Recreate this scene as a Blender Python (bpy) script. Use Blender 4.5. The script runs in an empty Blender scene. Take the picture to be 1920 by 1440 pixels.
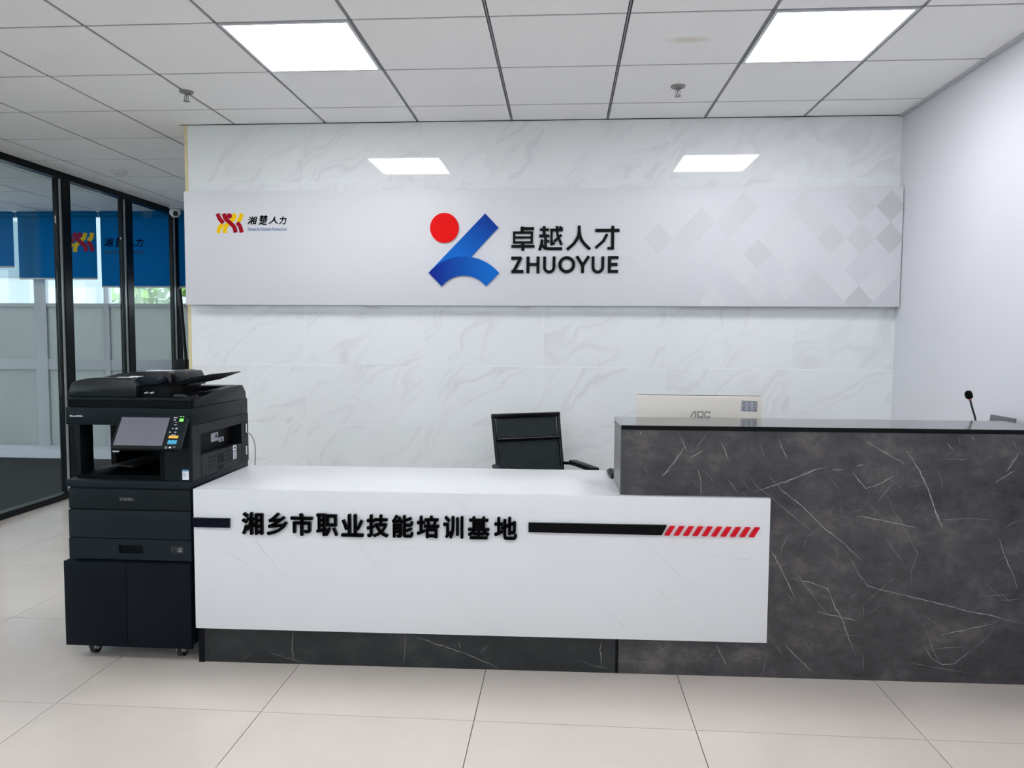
import bpy, bmesh, math, random
from mathutils import Vector, Matrix
C = bpy.context.scene.collection
random.seed(7)

# ------------------------------------------------------------------ camera
CAM_Z = 1.398
RV, UV, FV = (0.997606, 0.068871, 0.006275), (-0.010516, 0.061400, 0.998058), (-0.068352, 0.995734, -0.061977)
cam_d = bpy.data.cameras.new('camera')
cam_d.sensor_fit = 'HORIZONTAL'; cam_d.sensor_width = 36.0
cam_d.lens = 1382.7 / 1920 * 36.0
cam_d.clip_start = 0.02; cam_d.clip_end = 200
cam = bpy.data.objects.new('camera', cam_d); C.objects.link(cam)
M = Matrix.Identity(4)
for i in range(3):
    M[i][0] = RV[i]; M[i][1] = UV[i]; M[i][2] = -FV[i]
M[2][3] = CAM_Z
cam.matrix_world = M
S = bpy.context.scene
S.camera = cam
S.view_settings.view_transform = 'Standard'
S.view_settings.look = 'None'
S.view_settings.gamma = 1.0
S.view_settings.use_curve_mapping = False
S.view_settings.exposure = 0.1
S.cycles.max_bounces = 10
S.cycles.diffuse_bounces = 6
S.cycles.glossy_bounces = 4
S.cycles.transparent_max_bounces = 16
S.cycles.sample_clamp_indirect = 6.0
S.cycles.caustics_reflective = False
S.cycles.caustics_refractive = False

PANEL_STRENGTH = 18.5
# ------------------------------------------------------------------ sky
w = bpy.data.worlds.new('overcast_sky'); S.world = w; w.use_nodes = True
nt = w.node_tree
bg = nt.nodes['Background']
tc = nt.nodes.new('ShaderNodeTexCoord'); sp = nt.nodes.new('ShaderNodeSeparateXYZ')
rp = nt.nodes.new('ShaderNodeValToRGB')
rp.color_ramp.elements[0].position = 0.45; rp.color_ramp.elements[0].color = (0.30, 0.33, 0.34, 1)
rp.color_ramp.elements[1].position = 0.62; rp.color_ramp.elements[1].color = (0.80, 0.90, 1.0, 1)
mr = nt.nodes.new('ShaderNodeMapRange'); mr.inputs[1].default_value = -1; mr.inputs[2].default_value = 1
nt.links.new(tc.outputs['Generated'], sp.inputs[0]); nt.links.new(sp.outputs['Z'], mr.inputs[0])
nt.links.new(mr.outputs[0], rp.inputs[0]); nt.links.new(rp.outputs[0], bg.inputs[0])
bg.inputs[1].default_value = 6.0

# ------------------------------------------------------------------ materials
def setp(b, k, v):
    if k in b.inputs: b.inputs[k].default_value = v
def new_mat(name, col, rough=0.5, metal=0.0, spec=0.5, coat=0.0):
    m = bpy.data.materials.new(name); m.use_nodes = True
    b = m.node_tree.nodes['Principled BSDF']
    setp(b, 'Base Color', (*col, 1)); setp(b, 'Roughness', rough); setp(b, 'Metallic', metal)
    setp(b, 'Specular IOR Level', spec); setp(b, 'Coat Weight', coat); setp(b, 'Coat Roughness', 0.05)
    return m
def nd(m, t, **kw):
    n = m.node_tree.nodes.new(t)
    for k, v in kw.items(): setattr(n, k, v)
    return n
def lk(m, a, b): m.node_tree.links.new(a, b)
def plain(name, col, rough=0.5, metal=0.0, spec=0.5, var=0.06, scale=30.0, bump=0.0, coat=0.0, bscale=None):
    """a principled surface whose colour and gloss vary faintly with a noise"""
    m = new_mat(name, col, rough, metal, spec, coat)
    b = m.node_tree.nodes['Principled BSDF']
    t = nd(m, 'ShaderNodeTexCoord'); n = nd(m, 'ShaderNodeTexNoise')
    n.inputs['Scale'].default_value = scale; n.inputs['Detail'].default_value = 4
    lk(m, t.outputs['Object'], n.inputs['Vector'])
    r = nd(m, 'ShaderNodeValToRGB')
    r.color_ramp.elements[0].color = (*[c * (1 - var) for c in col], 1)
    r.color_ramp.elements[1].color = (*[min(1, c * (1 + var)) for c in col], 1)
    lk(m, n.outputs['Fac'], r.inputs[0]); lk(m, r.outputs[0], b.inputs['Base Color'])
    if bump:
        n2 = nd(m, 'ShaderNodeTexNoise'); n2.inputs['Scale'].default_value = bscale or scale * 8
        lk(m, t.outputs['Object'], n2.inputs['Vector'])
        bp = nd(m, 'ShaderNodeBump'); bp.inputs['Strength'].default_value = bump; bp.inputs['Distance'].default_value = 0.002
        lk(m, n2.outputs['Fac'], bp.inputs['Height']); lk(m, bp.outputs[0], b.inputs['Normal'])
    return m
def emit(name, col, strength):
    m = bpy.data.materials.new(name); m.use_nodes = True
    b = m.node_tree.nodes['Principled BSDF']
    setp(b, 'Base Color', (*col, 1)); setp(b, 'Emission Color', (*col, 1)); setp(b, 'Emission Strength', strength)
    return m

M_ = {}
M_['white_wall'] = plain('white painted wall', (0.66, 0.66, 0.69), 0.75, spec=0.25, var=0.02, scale=3, bump=0.05)
M_['ceiling_tile'] = plain('white ceiling tile', (0.95, 0.95, 0.95), 0.85, spec=0.2, var=0.03, scale=5, bump=0.08, bscale=300)
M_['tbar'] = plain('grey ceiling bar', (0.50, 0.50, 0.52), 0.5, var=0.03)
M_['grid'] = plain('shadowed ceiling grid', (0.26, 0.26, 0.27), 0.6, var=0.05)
M_['plenum'] = plain('dark gap above the ceiling', (0.012, 0.012, 0.014), 0.9, spec=0.1)
M_['floor_joint'] = plain('dark floor grout', (0.05, 0.045, 0.04), 0.9, spec=0.1)
M_['tile_joint'] = plain('pale wall grout', (0.92, 0.93, 0.94), 0.8)
M_['board'] = plain('white sign board', (0.66, 0.665, 0.69), 0.45, spec=0.3, var=0.015, scale=2)
M_['yellow'] = plain('cream edge film', (0.66, 0.58, 0.33), 0.45, var=0.1, scale=12)
M_['black_metal'] = plain('black partition frame', (0.002, 0.003, 0.004), 0.35, spec=0.2)
M_['bright_strip'] = plain('bare aluminium strip', (0.62, 0.65, 0.66), 0.3, metal=0.5)
M_['carpet'] = plain('dark office carpet', (0.018, 0.02, 0.022), 0.95, spec=0.1, var=0.2, scale=80)
M_['black_edge'] = plain('black edging', (0.0015, 0.002, 0.003), 0.4, spec=0.15)
def m_blind():
    m = plain('blue blind fabric', (0.0, 0.20, 0.44), 0.8, spec=0.15, var=0.05, scale=50)
    b = m.node_tree.nodes['Principled BSDF']; tl = nd(m, 'ShaderNodeBsdfTranslucent'); tl.inputs[0].default_value = (0.0, 0.19, 0.40, 1)
    mx = nd(m, 'ShaderNodeMixShader'); mx.inputs[0].default_value = 0.45
    lk(m, b.outputs[0], mx.inputs[1]); lk(m, tl.outputs[0], mx.inputs[2]); lk(m, mx.outputs[0], m.node_tree.nodes['Material Output'].inputs['Surface'])
    return m
M_['blind'] = m_blind()
M_['copier'] = plain('blue black copier plastic', (0.0045, 0.0085, 0.011), 0.42, spec=0.16, var=0.08, bump=0.15, bscale=900)
M_['copier_side'] = plain('dark grey copier side', (0.0065, 0.008, 0.010), 0.4, spec=0.2, var=0.06, bump=0.1, bscale=900)
M_['copier_drawer'] = plain('slate copier drawer', (0.0065, 0.0125, 0.018), 0.45, spec=0.16, var=0.06, bump=0.15, bscale=900)
M_['copier_dark'] = plain('black copier recess', (0.0015, 0.002, 0.0025), 0.5, spec=0.12)
M_['copier_gloss'] = plain('glossy dark lid', (0.006, 0.006, 0.008), 0.28, spec=0.4)
M_['cabinet'] = plain('painted black blue steel', (0.0022, 0.0045, 0.0085), 0.5, spec=0.12)
M_['chrome'] = plain('chrome', (0.75, 0.75, 0.78), 0.15, metal=1.0)
M_['caster_steel'] = plain('bright caster steel', (0.55, 0.55, 0.57), 0.3, metal=0.35)
M_['rubber'] = plain('black rubber', (0.01, 0.01, 0.01), 0.7)
M_['label_white'] = plain('white printed label', (0.72, 0.74, 0.78), 0.5)
M_['label_grey'] = plain('grey printed label', (0.38, 0.40, 0.45), 0.5)
M_['label_blue'] = plain('blue printed label', (0.06, 0.22, 0.48), 0.5)
M_['ink'] = plain('black print', (0.01, 0.01, 0.012), 0.5)
M_['letter_black'] = plain('black acrylic', (0.001, 0.001, 0.0018), 0.35, spec=0.12)
M_['letter_navy'] = plain('navy black acrylic', (0.001, 0.0025, 0.009), 0.35, spec=0.12)
M_['letter_red'] = plain('red acrylic', (0.60, 0.004, 0.016), 0.35, spec=0.15)
M_['sign_red'] = plain('bright red acrylic', (0.80, 0.001, 0.001), 0.4, spec=0.1)
M_['crimson'] = plain('crimson print', (0.34, 0.002, 0.016), 0.5, spec=0.1)
M_['gold'] = plain('yellow print', (0.90, 0.56, 0.0), 0.5, spec=0.1)
M_['print_blue'] = plain('blue grey print', (0.12, 0.20, 0.42), 0.5)
M_['monitor'] = plain('cream monitor shell', (0.70, 0.665, 0.60), 0.4, var=0.02)
M_['monitor_logo'] = plain('grey monitor print', (0.30, 0.29, 0.275), 0.4)
M_['monitor_edge'] = plain('dark monitor edge', (0.03, 0.03, 0.03), 0.4)
M_['chair_frame'] = plain('black chair frame', (0.001, 0.001, 0.0015), 0.25, spec=0.3)
M_['lcd'] = plain('unlit touch screen', (0.14, 0.14, 0.17), 0.22, var=0.02)
M_['green'] = emit('lit green key', (0.20, 0.85, 0.12), 0.5)
M_['orange'] = plain('amber key', (0.90, 0.50, 0.08), 0.5)
M_['cyan'] = plain('blue key', (0.05, 0.38, 0.60), 0.5)
M_['key_print'] = plain('grey key print', (0.70, 0.72, 0.75), 0.5)
M_['paper'] = plain('slate output tray', (0.02, 0.026, 0.03), 0.3, spec=0.3)
M_['cable'] = plain('grey cable', (0.35, 0.36, 0.38), 0.5)
M_['plaster_white'] = plain('white device plastic', (0.72, 0.72, 0.74), 0.4)
M_['mic_red'] = plain('pink ring', (0.75, 0.18, 0.18), 0.4)
M_['foam'] = plain('black foam', (0.004, 0.004, 0.004), 0.9, spec=0.1, bump=0.4, bscale=400)
M_['laptop'] = plain('dark grey laptop shell', (0.09, 0.09, 0.11), 0.4)
M_['light_frame'] = plain('white light frame', (0.62, 0.64, 0.68), 0.4)
M_['diffuser'] = emit('lit panel diffuser', (0.95, 0.96, 1.0), PANEL_STRENGTH)
M_['steel'] = plain('brushed sprinkler steel', (0.28, 0.27, 0.26), 0.3, metal=0.7)
M_['facade'] = plain('pale facade', (0.30, 0.32, 0.32), 0.8, var=0.05, scale=2)
M_['facade_glass'] = plain('facade window', (0.10, 0.14, 0.16), 0.2)
M_['leaf'] = plain('bright green leaves', (0.10, 0.19, 0.02), 0.7, var=0.5, scale=4)
M_['bark'] = plain('bark', (0.12, 0.08, 0.05), 0.9)
M_['ground'] = plain('concrete ground', (0.58, 0.57, 0.55), 0.9, var=0.2, scale=1)

def m_floor():
    m = new_mat('polished cream floor tile', (0.6, 0.55, 0.5), 0.16, spec=0.4)
    b = m.node_tree.nodes['Principled BSDF']
    t = nd(m, 'ShaderNodeTexCoord'); oi = nd(m, 'ShaderNodeObjectInfo')
    vm = nd(m, 'ShaderNodeVectorMath', operation='SCALE'); vm.inputs[0].default_value = (31, 17, 5)
    lk(m, oi.outputs['Random'], vm.inputs['Scale'])
    ad = nd(m, 'ShaderNodeVectorMath', operation='ADD'); lk(m, t.outputs['Object'], ad.inputs[0]); lk(m, vm.outputs[0], ad.inputs[1])
    n = nd(m, 'ShaderNodeTexNoise'); n.inputs['Scale'].default_value = 2.2; n.inputs['Detail'].default_value = 6; n.inputs['Distortion'].default_value = 0.6
    lk(m, ad.outputs[0], n.inputs['Vector'])
    r = nd(m, 'ShaderNodeValToRGB')
    r.color_ramp.elements[0].position = 0.3; r.color_ramp.elements[0].color = FLOOR_A
    r.color_ramp.elements[1].position = 0.7; r.color_ramp.elements[1].color = FLOOR_B
    lk(m, n.outputs['Fac'], r.inputs[0]); lk(m, r.outputs[0], b.inputs['Base Color'])
    return m
FLOOR_A = (0.57, 0.515, 0.465, 1); FLOOR_B = (0.62, 0.565, 0.515, 1)
M_['floor'] = m_floor()

def m_walltile():
    m = new_mat('glazed white marble tile', (0.7, 0.7, 0.7), 0.03, spec=0.5)
    b = m.node_tree.nodes['Principled BSDF']
    t = nd(m, 'ShaderNodeTexCoord'); oi = nd(m, 'ShaderNodeObjectInfo')
    vm = nd(m, 'ShaderNodeVectorMath', operation='SCALE'); vm.inputs[0].default_value = (23, 0, 41)
    lk(m, oi.outputs['Random'], vm.inputs['Scale'])
    ad = nd(m, 'ShaderNodeVectorMath', operation='ADD'); lk(m, t.outputs['Object'], ad.inputs[0]); lk(m, vm.outputs[0], ad.inputs[1])
    # swirled domain, then long streaks climbing to the right
    dn = nd(m, 'ShaderNodeTexNoise'); dn.inputs['Scale'].default_value = 2.0; dn.inputs['Detail'].default_value = 3
    lk(m, ad.outputs[0], dn.inputs['Vector'])
    ds = nd(m, 'ShaderNodeVectorMath', operation='SCALE'); ds.inputs['Scale'].default_value = 0.42
    lk(m, dn.outputs['Color'], ds.inputs[0])
    ad2 = nd(m, 'ShaderNodeVectorMath', operation='ADD'); lk(m, ad.outputs[0], ad2.inputs[0]); lk(m, ds.outputs[0], ad2.inputs[1])
    mp = nd(m, 'ShaderNodeMapping'); mp.inputs['Rotation'].default_value = (0, math.radians(38), 0)
    mp.inputs['Scale'].default_value = (1.0, 1.0, 3.6)
    # rotate first, then scale: two mappings
    mp.inputs['Scale'].default_value = (1, 1, 1)
    mp2 = nd(m, 'ShaderNodeMapping'); mp2.inputs['Scale'].default_value = (0.8, 1, 3.0)
    lk(m, ad2.outputs[0], mp.inputs['Vector']); lk(m, mp.outputs[0], mp2.inputs['Vector'])
    n = nd(m, 'ShaderNodeTexNoise'); n.inputs['Scale'].default_value = 1.15; n.inputs['Detail'].default_value = 3.5; n.inputs['Roughness'].default_value = 0.42
    lk(m, mp2.outputs[0], n.inputs['Vector'])
    r = nd(m, 'ShaderNodeValToRGB'); e = r.color_ramp.elements
    base = (0.78, 0.80, 0.805, 1); vein = (0.685, 0.695, 0.705, 1)
    e[0].position = 0.30; e[0].color = base
    e[1].position = 0.70; e[1].color = base
    for p, c in ((0.435, base), (0.465, (0.725, 0.735, 0.745, 1)), (0.475, vein), (0.487, (0.73, 0.745, 0.75, 1)), (0.505, base), (0.55, (0.75, 0.765, 0.77, 1)), (0.565, (0.71, 0.72, 0.74, 1)), (0.575, base)):
        x = e.new(p); x.color = c
    lk(m, n.outputs['Fac'], r.inputs[0])
    # fade the veins out over parts of a tile
    n3 = nd(m, 'ShaderNodeTexNoise'); n3.inputs['Scale'].default_value = 2.0
    lk(m, ad.outputs[0], n3.inputs['Vector'])
    r3 = nd(m, 'ShaderNodeValToRGB'); r3.color_ramp.elements[0].position = 0.30; r3.color_ramp.elements[1].position = 0.60
    lk(m, n3.outputs['Fac'], r3.inputs[0])
    mx = nd(m, 'ShaderNodeMix', data_type='RGBA'); mx.inputs[6].default_value = base
    lk(m, r3.outputs[0], mx.inputs[0]); lk(m, r.outputs[0], mx.inputs[7])
    lk(m, mx.outputs[2], b.inputs['Base Color'])
    return m
M_['walltile'] = m_walltile()

def m_whitestone():
    m = new_mat('white marble laminate', (0.8, 0.8, 0.8), 0.32, spec=0.4)
    b = m.node_tree.nodes['Principled BSDF']
    t = nd(m, 'ShaderNodeTexCoord')
    dn = nd(m, 'ShaderNodeTexNoise'); dn.inputs['Scale'].default_value = 3.0; dn.inputs['Detail'].default_value = 5
    lk(m, t.outputs['Object'], dn.inputs['Vector'])
    r = nd(m, 'ShaderNodeValToRGB'); e = r.color_ramp.elements
    base = (0.70, 0.71, 0.735, 1)
    e[0].position = 0.3; e[0].color = (0.68, 0.69, 0.71, 1); e[1].position = 0.6; e[1].color = base
    lk(m, dn.outputs['Fac'], r.inputs[0]); lk(m, r.outputs[0], b.inputs['Base Color'])
    return m
M_['whitestone'] = m_whitestone()
M_['white_vein'] = plain('grey marble vein', (0.56, 0.57, 0.60), 0.35, var=0.25, scale=20)
M_['top_vein'] = plain('pale marble vein', (0.68, 0.685, 0.72), 0.35, var=0.15, scale=20)

def m_darkstone(name='dark stone laminate', a=(0.018, 0.019, 0.021), c=(0.056, 0.053, 0.056), d=(0.135, 0.122, 0.118)):
    m = new_mat(name, (0.05, 0.05, 0.05), 0.42, spec=0.4)
    b = m.node_tree.nodes['Principled BSDF']
    t = nd(m, 'ShaderNodeTexCoord')
    mp = nd(m, 'ShaderNodeMapping'); mp.inputs['Scale'].default_value = (1, 1, 1.35)
    lk(m, t.outputs['Object'], mp.inputs['Vector'])
    n = nd(m, 'ShaderNodeTexNoise'); n.inputs['Scale'].default_value = 4.2; n.inputs['Detail'].default_value = 15
    n.inputs['Roughness'].default_value = 0.76; n.inputs['Distortion'].default_value = 0.15
    lk(m, mp.outputs[0], n.inputs['Vector'])
    r = nd(m, 'ShaderNodeValToRGB'); e = r.color_ramp.elements
    e[0].position = 0.32; e[0].color = (*a, 1); e[1].position = 0.72; e[1].color = (*d, 1)
    x = e.new(0.52); x.color = (*c, 1)
    lk(m, n.outputs['Fac'], r.inputs[0]); lk(m, r.outputs[0], b.inputs['Base Color'])
    return m
M_['darkstone'] = m_darkstone()
M_['plinthstone'] = m_darkstone('near black stone plinth', (0.007, 0.009, 0.010), (0.018, 0.020, 0.021), (0.045, 0.046, 0.046))  # shade under the white overhang is put into this darker stone colour
M_['darkstone_top'] = m_darkstone('dark stone shelf', (0.05, 0.05, 0.05), (0.09, 0.088, 0.09), (0.14, 0.135, 0.135))
M_['darkstone_top'].node_tree.nodes['Principled BSDF'].inputs['Roughness'].default_value = 0.12
M_['darkstone_top'].node_tree.nodes['Principled BSDF'].inputs['Specular IOR Level'].default_value = 0.7
M_['side_grey'] = plain('grey laminate edge', (0.20, 0.20, 0.205), 0.35, var=0.1, scale=8)  # lit sheen on the counter's side put into a paler colour
M_['vein_bright'] = plain('white stone vein', (0.42, 0.41, 0.40), 0.4, var=0.6, scale=40)
M_['vein_faint'] = plain('faint grey stone vein', (0.19, 0.18, 0.18), 0.4, var=0.4, scale=40)

def m_gradient(name, c0, c1, origin, direction):
    """own colour runs from c0 to c1 along a direction of the object"""
    m = new_mat(name, c0, 0.35, spec=0.12)
    b = m.node_tree.nodes['Principled BSDF']
    t = nd(m, 'ShaderNodeTexCoord')
    s = nd(m, 'ShaderNodeVectorMath', operation='SUBTRACT'); s.inputs[1].default_value = origin
    lk(m, t.outputs['Object'], s.inputs[0])
    d = nd(m, 'ShaderNodeVectorMath', operation='DOT_PRODUCT'); d.inputs[1].default_value = direction
    lk(m, s.outputs[0], d.inputs[0])
    r = nd(m, 'ShaderNodeValToRGB'); r.color_ramp.elements[0].color = (*c0, 1); r.color_ramp.elements[1].color = (*c1, 1)
    lk(m, d.outputs['Value'], r.inputs[0]); lk(m, r.outputs[0], b.inputs['Base Color'])
    return m
def m_glass(name, tint, refl=1.0, rough=0.0, haze=0.0, hazecol=(0.5, 0.5, 0.5)):
    m = bpy.data.materials.new(name); m.use_nodes = True
    n = m.node_tree.nodes; n.remove(n['Principled BSDF'])
    out = n['Material Output']
    tr = nd(m, 'ShaderNodeBsdfTransparent'); tr.inputs[0].default_value = (*tint, 1)
    gl = nd(m, 'ShaderNodeBsdfGlossy'); gl.inputs['Roughness'].default_value = rough; gl.inputs[0].default_value = (1, 1, 1, 1)
    fr = nd(m, 'ShaderNodeFresnel'); fr.inputs[0].default_value = 1.5
    ge = nd(m, 'ShaderNodeNewGeometry'); io = nd(m, 'ShaderNodeMapRange'); io.inputs[3].default_value = 1.5; io.inputs[4].default_value = 1 / 1.5
    lk(m, ge.outputs['Backfacing'], io.inputs[0]); lk(m, io.outputs[0], fr.inputs[0])      # same reflection from either side
    mu = nd(m, 'ShaderNodeMath', operation='MULTIPLY'); mu.inputs[1].default_value = refl
    lk(m, fr.outputs[0], mu.inputs[0])
    mx = nd(m, 'ShaderNodeMixShader'); lk(m, mu.outputs[0], mx.inputs[0])
    if haze:
        df = nd(m, 'ShaderNodeBsdfTranslucent'); df.inputs[0].default_value = (*hazecol, 1)
        d2 = nd(m, 'ShaderNodeBsdfDiffuse'); d2.inputs[0].default_value = (*hazecol, 1)
        m2 = nd(m, 'ShaderNodeMixShader'); m2.inputs[0].default_value = 0.35; lk(m, df.outputs[0], m2.inputs[1]); lk(m, d2.outputs[0], m2.inputs[2])
        m3 = nd(m, 'ShaderNodeMixShader')
        ns = nd(m, 'ShaderNodeTexNoise'); ns.inputs['Scale'].default_value = 1.5
        mr = nd(m, 'ShaderNodeMapRange'); mr.inputs[3].default_value = haze - 0.06; mr.inputs[4].default_value = min(1, haze + 0.06)
        tcx = nd(m, 'ShaderNodeTexCoord'); lk(m, tcx.outputs['Object'], ns.inputs['Vector'])
        lk(m, ns.outputs['Fac'], mr.inputs[0]); lk(m, mr.outputs[0], m3.inputs[0])
        lk(m, tr.outputs[0], m3.inputs[1]); lk(m, m2.outputs[0], m3.inputs[2])
        lk(m, m3.outputs[0], mx.inputs[1])
    else:
        lk(m, tr.outputs[0], mx.inputs[1])
    lk(m, gl.outputs[0], mx.inputs[2]); lk(m, mx.outputs[0], out.inputs['Surface'])
    return m
M_['glass'] = m_glass('partition glass', (0.90, 0.93, 0.93), 0.5)
M_['window_glass'] = m_glass('window glass', (0.92, 0.95, 0.95), 1.0)
M_['frosted'] = m_glass('frosted window film', (0.8, 0.85, 0.85), 0.6, rough=0.2, haze=0.85, hazecol=(0.30, 0.305, 0.295))
def m_mesh():
    m = bpy.data.materials.new('black chair mesh'); m.use_nodes = True
    n = m.node_tree.nodes; b = n['Principled BSDF']; out = n['Material Output']
    setp(b, 'Base Color', (0.007, 0.011, 0.012, 1)); setp(b, 'Roughness', 0.6); setp(b, 'Specular IOR Level', 0.2)
    tr = nd(m, 'ShaderNodeBsdfTransparent'); mx = nd(m, 'ShaderNodeMixShader')
    t = nd(m, 'ShaderNodeTexCoord'); wv = nd(m, 'ShaderNodeTexWave', wave_type='BANDS', bands_direction='Z')
    wv.inputs['Scale'].default_value = 42; wv.inputs['Distortion'].default_value = 0.6
    lk(m, t.outputs['Object'], wv.inputs['Vector'])
    mr = nd(m, 'ShaderNodeMapRange'); mr.inputs[3].default_value = 0.90; mr.inputs[4].default_value = 1.0
    lk(m, wv.outputs['Fac'], mr.inputs[0]); lk(m, mr.outputs[0], mx.inputs[0])
    cr = nd(m, 'ShaderNodeValToRGB'); cr.color_ramp.elements[0].color = (0.004, 0.007, 0.008, 1); cr.color_ramp.elements[1].color = (0.026, 0.040, 0.042, 1)
    lk(m, wv.outputs['Fac'], cr.inputs[0]); lk(m, cr.outputs[0], b.inputs['Base Color'])
    lk(m, tr.outputs[0], mx.inputs[1]); lk(m, b.outputs[0], mx.inputs[2]); lk(m, mx.outputs[0], out.inputs['Surface'])
    return m
M_['mesh'] = m_mesh()
def m_stained():
    m = new_mat('water stained ceiling tile', (0.7, 0.7, 0.7), 0.85, spec=0.2)
    b = m.node_tree.nodes['Principled BSDF']
    t = nd(m, 'ShaderNodeTexCoord'); mp = nd(m, 'ShaderNodeMapping')
    mp.inputs['Location'].default_value = (0.02, 0.12, 0); mp.inputs['Scale'].default_value = (8.0, 22.0, 0)
    lk(m, t.outputs['Object'], mp.inputs['Vector'])
    g = nd(m, 'ShaderNodeTexGradient', gradient_type='SPHERICAL'); lk(m, mp.outputs[0], g.inputs[0])
    r = nd(m, 'ShaderNodeValToRGB'); r.color_ramp.elements[0].color = (0.95, 0.95, 0.95, 1); r.color_ramp.elements[1].color = (0.78, 0.74, 0.68, 1)
    r.color_ramp.elements[1].position = 0.7
    lk(m, g.outputs['Fac'], r.inputs[0]); lk(m, r.outputs[0], b.inputs['Base Color'])
    return m
M_['stained'] = m_stained()

# ------------------------------------------------------------------ mesh helpers
def tag(o, label=None, cat=None, group=None, kind=None):
    if label: o['label'] = label
    if cat: o['category'] = cat
    if group: o['group'] = group
    if kind: o['kind'] = kind
    return o
def thing(name, label, cat, loc=(0, 0, 0), rz=0.0, group=None):
    o = bpy.data.objects.new(name, None); C.objects.link(o)
    o.empty_display_size = 0.1
    o.location = loc; o.rotation_euler = (0, 0, rz)
    return tag(o, label, cat, group)
def structure(name, loc=(0, 0, 0), label=None):
    o = bpy.data.objects.new(name, None); C.objects.link(o); o.location = loc
    return tag(o, label, None, None, 'structure')
def root_of(o):
    while o.parent: o = o.parent
    return o
class MB:
    """collects pieces of ONE mesh"""
    def __init__(s): s.bm = bmesh.new()
    def box(s, x0, x1, y0, y1, z0, z1, bevel=0.0, seg=2):
        r = bmesh.ops.create_cube(s.bm, size=1.0)
        vs = r['verts']
        for v in vs:
            v.co = Vector(((x0 + x1) / 2 + v.co.x * (x1 - x0), (y0 + y1) / 2 + v.co.y * (y1 - y0), (z0 + z1) / 2 + v.co.z * (z1 - z0)))
        if bevel:
            es = list({e for v in vs for e in v.link_edges})
            bmesh.ops.bevel(s.bm, geom=es, offset=bevel, segments=seg, profile=0.5, affect='EDGES')
        return s
    def prism(s, poly, f, a, b, bevel=0.0):
        """poly: 2-D outline; f(u, v, w) -> xyz; from w=a to w=b"""
        va = [s.bm.verts.new(f(u, v, a)) for u, v in poly]; vb = [s.bm.verts.new(f(u, v, b)) for u, v in poly]
        n = len(poly); fs = [s.bm.faces.new(va), s.bm.faces.new(vb[::-1])]
        for i in range(n): fs.append(s.bm.faces.new((va[i], vb[i], vb[(i + 1) % n], va[(i + 1) % n])))
        if bevel:
            es = list({e for fc in fs for e in fc.edges})
            bmesh.ops.bevel(s.bm, geom=es, offset=bevel, segments=2, profile=0.5, affect='EDGES')
        return s
    def tube(s, pts, r, n=10, caps=True):
        pts = [Vector(p) for p in pts]; rings = []
        rs = r if isinstance(r, (list, tuple)) else [r] * len(pts)
        up = Vector((0.13, 0.21, 1)).normalized()
        for i, p in enumerate(pts):
            d = (pts[min(i + 1, len(pts) - 1)] - pts[max(i - 1, 0)]).normalized()
            a = d.cross(up)
            if a.length < 1e-3: a = d.cross(Vector((1, 0, 0)))
            a.normalize(); b = d.cross(a).normalized(); up = b.cross(d) if False else up
            rings.append([s.bm.verts.new(p + (a * math.cos(t) + b * math.sin(t)) * rs[i]) for t in [2 * math.pi * k / n for k in range(n)]])
        for i in range(len(rings) - 1):
            for k in range(n):
                s.bm.faces.new((rings[i][k], rings[i][(k + 1) % n], rings[i + 1][(k + 1) % n], rings[i + 1][k]))
        if caps: s.bm.faces.new(rings[0][::-1]); s.bm.faces.new(rings[-1])
        return s
    def lathe(s, prof, c, n=28):
        """prof: (radius, z) pairs around the vertical through c"""
        rings = []
        for r, z in prof:
            if r < 1e-5: rings.append([s.bm.verts.new((c[0], c[1], c[2] + z))])
            else: rings.append([s.bm.verts.new((c[0] + r * math.cos(t), c[1] + r * math.sin(t), c[2] + z)) for t in [2 * math.pi * k / n for k in range(n)]])
        for A, B in zip(rings, rings[1:]):
            for k in range(n):
                q = [A[k % len(A)], A[(k + 1) % len(A)], B[(k + 1) % len(B)], B[k % len(B)]]
                u = []
                for v in q:
                    if v not in u: u.append(v)
                if len(u) > 2: s.bm.faces.new(u)
        return s
    def quad(s, *p):
        s.bm.faces.new([s.bm.verts.new(q) for q in p]); return s
    def build(s, name, mat, parent=None, smooth=False, world=True, kind=None, label=None):
        bmesh.ops.recalc_face_normals(s.bm, faces=s.bm.faces)
        me = bpy.data.meshes.new(name)
        if parent is not None and world:
            rt = root_of(parent)
            mi = (Matrix.Translation(rt.location) @ Matrix.Rotation(rt.rotation_euler.z, 4, 'Z')).inverted()
            s.bm.transform(mi)
        s.bm.to_mesh(me); s.bm.free()
        me.materials.append(M_[mat] if isinstance(mat, str) else mat)
        if smooth:
            for p in me.polygons: p.use_smooth = True
            try: me.set_sharp_from_angle(angle=math.radians(38))
            except Exception: pass
        o = bpy.data.objects.new(name, me); C.objects.link(o)
        if parent is not None: o.parent = parent
        return tag(o, label, None, None, kind)
def box(name, mat, parent, x0, x1, y0, y1, z0, z1, bevel=0.0, world=True, **kw):
    return MB().box(x0, x1, y0, y1, z0, z1, bevel).build(name, mat, parent, smooth=bevel > 0, world=world, **kw)
def share(name, mesh, parent, loc, rz=0.0):
    o = bpy.data.objects.new(name, mesh); C.objects.link(o); o.parent = parent; o.location = loc
    o.rotation_euler = (0, 0, rz)
    return o
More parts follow.
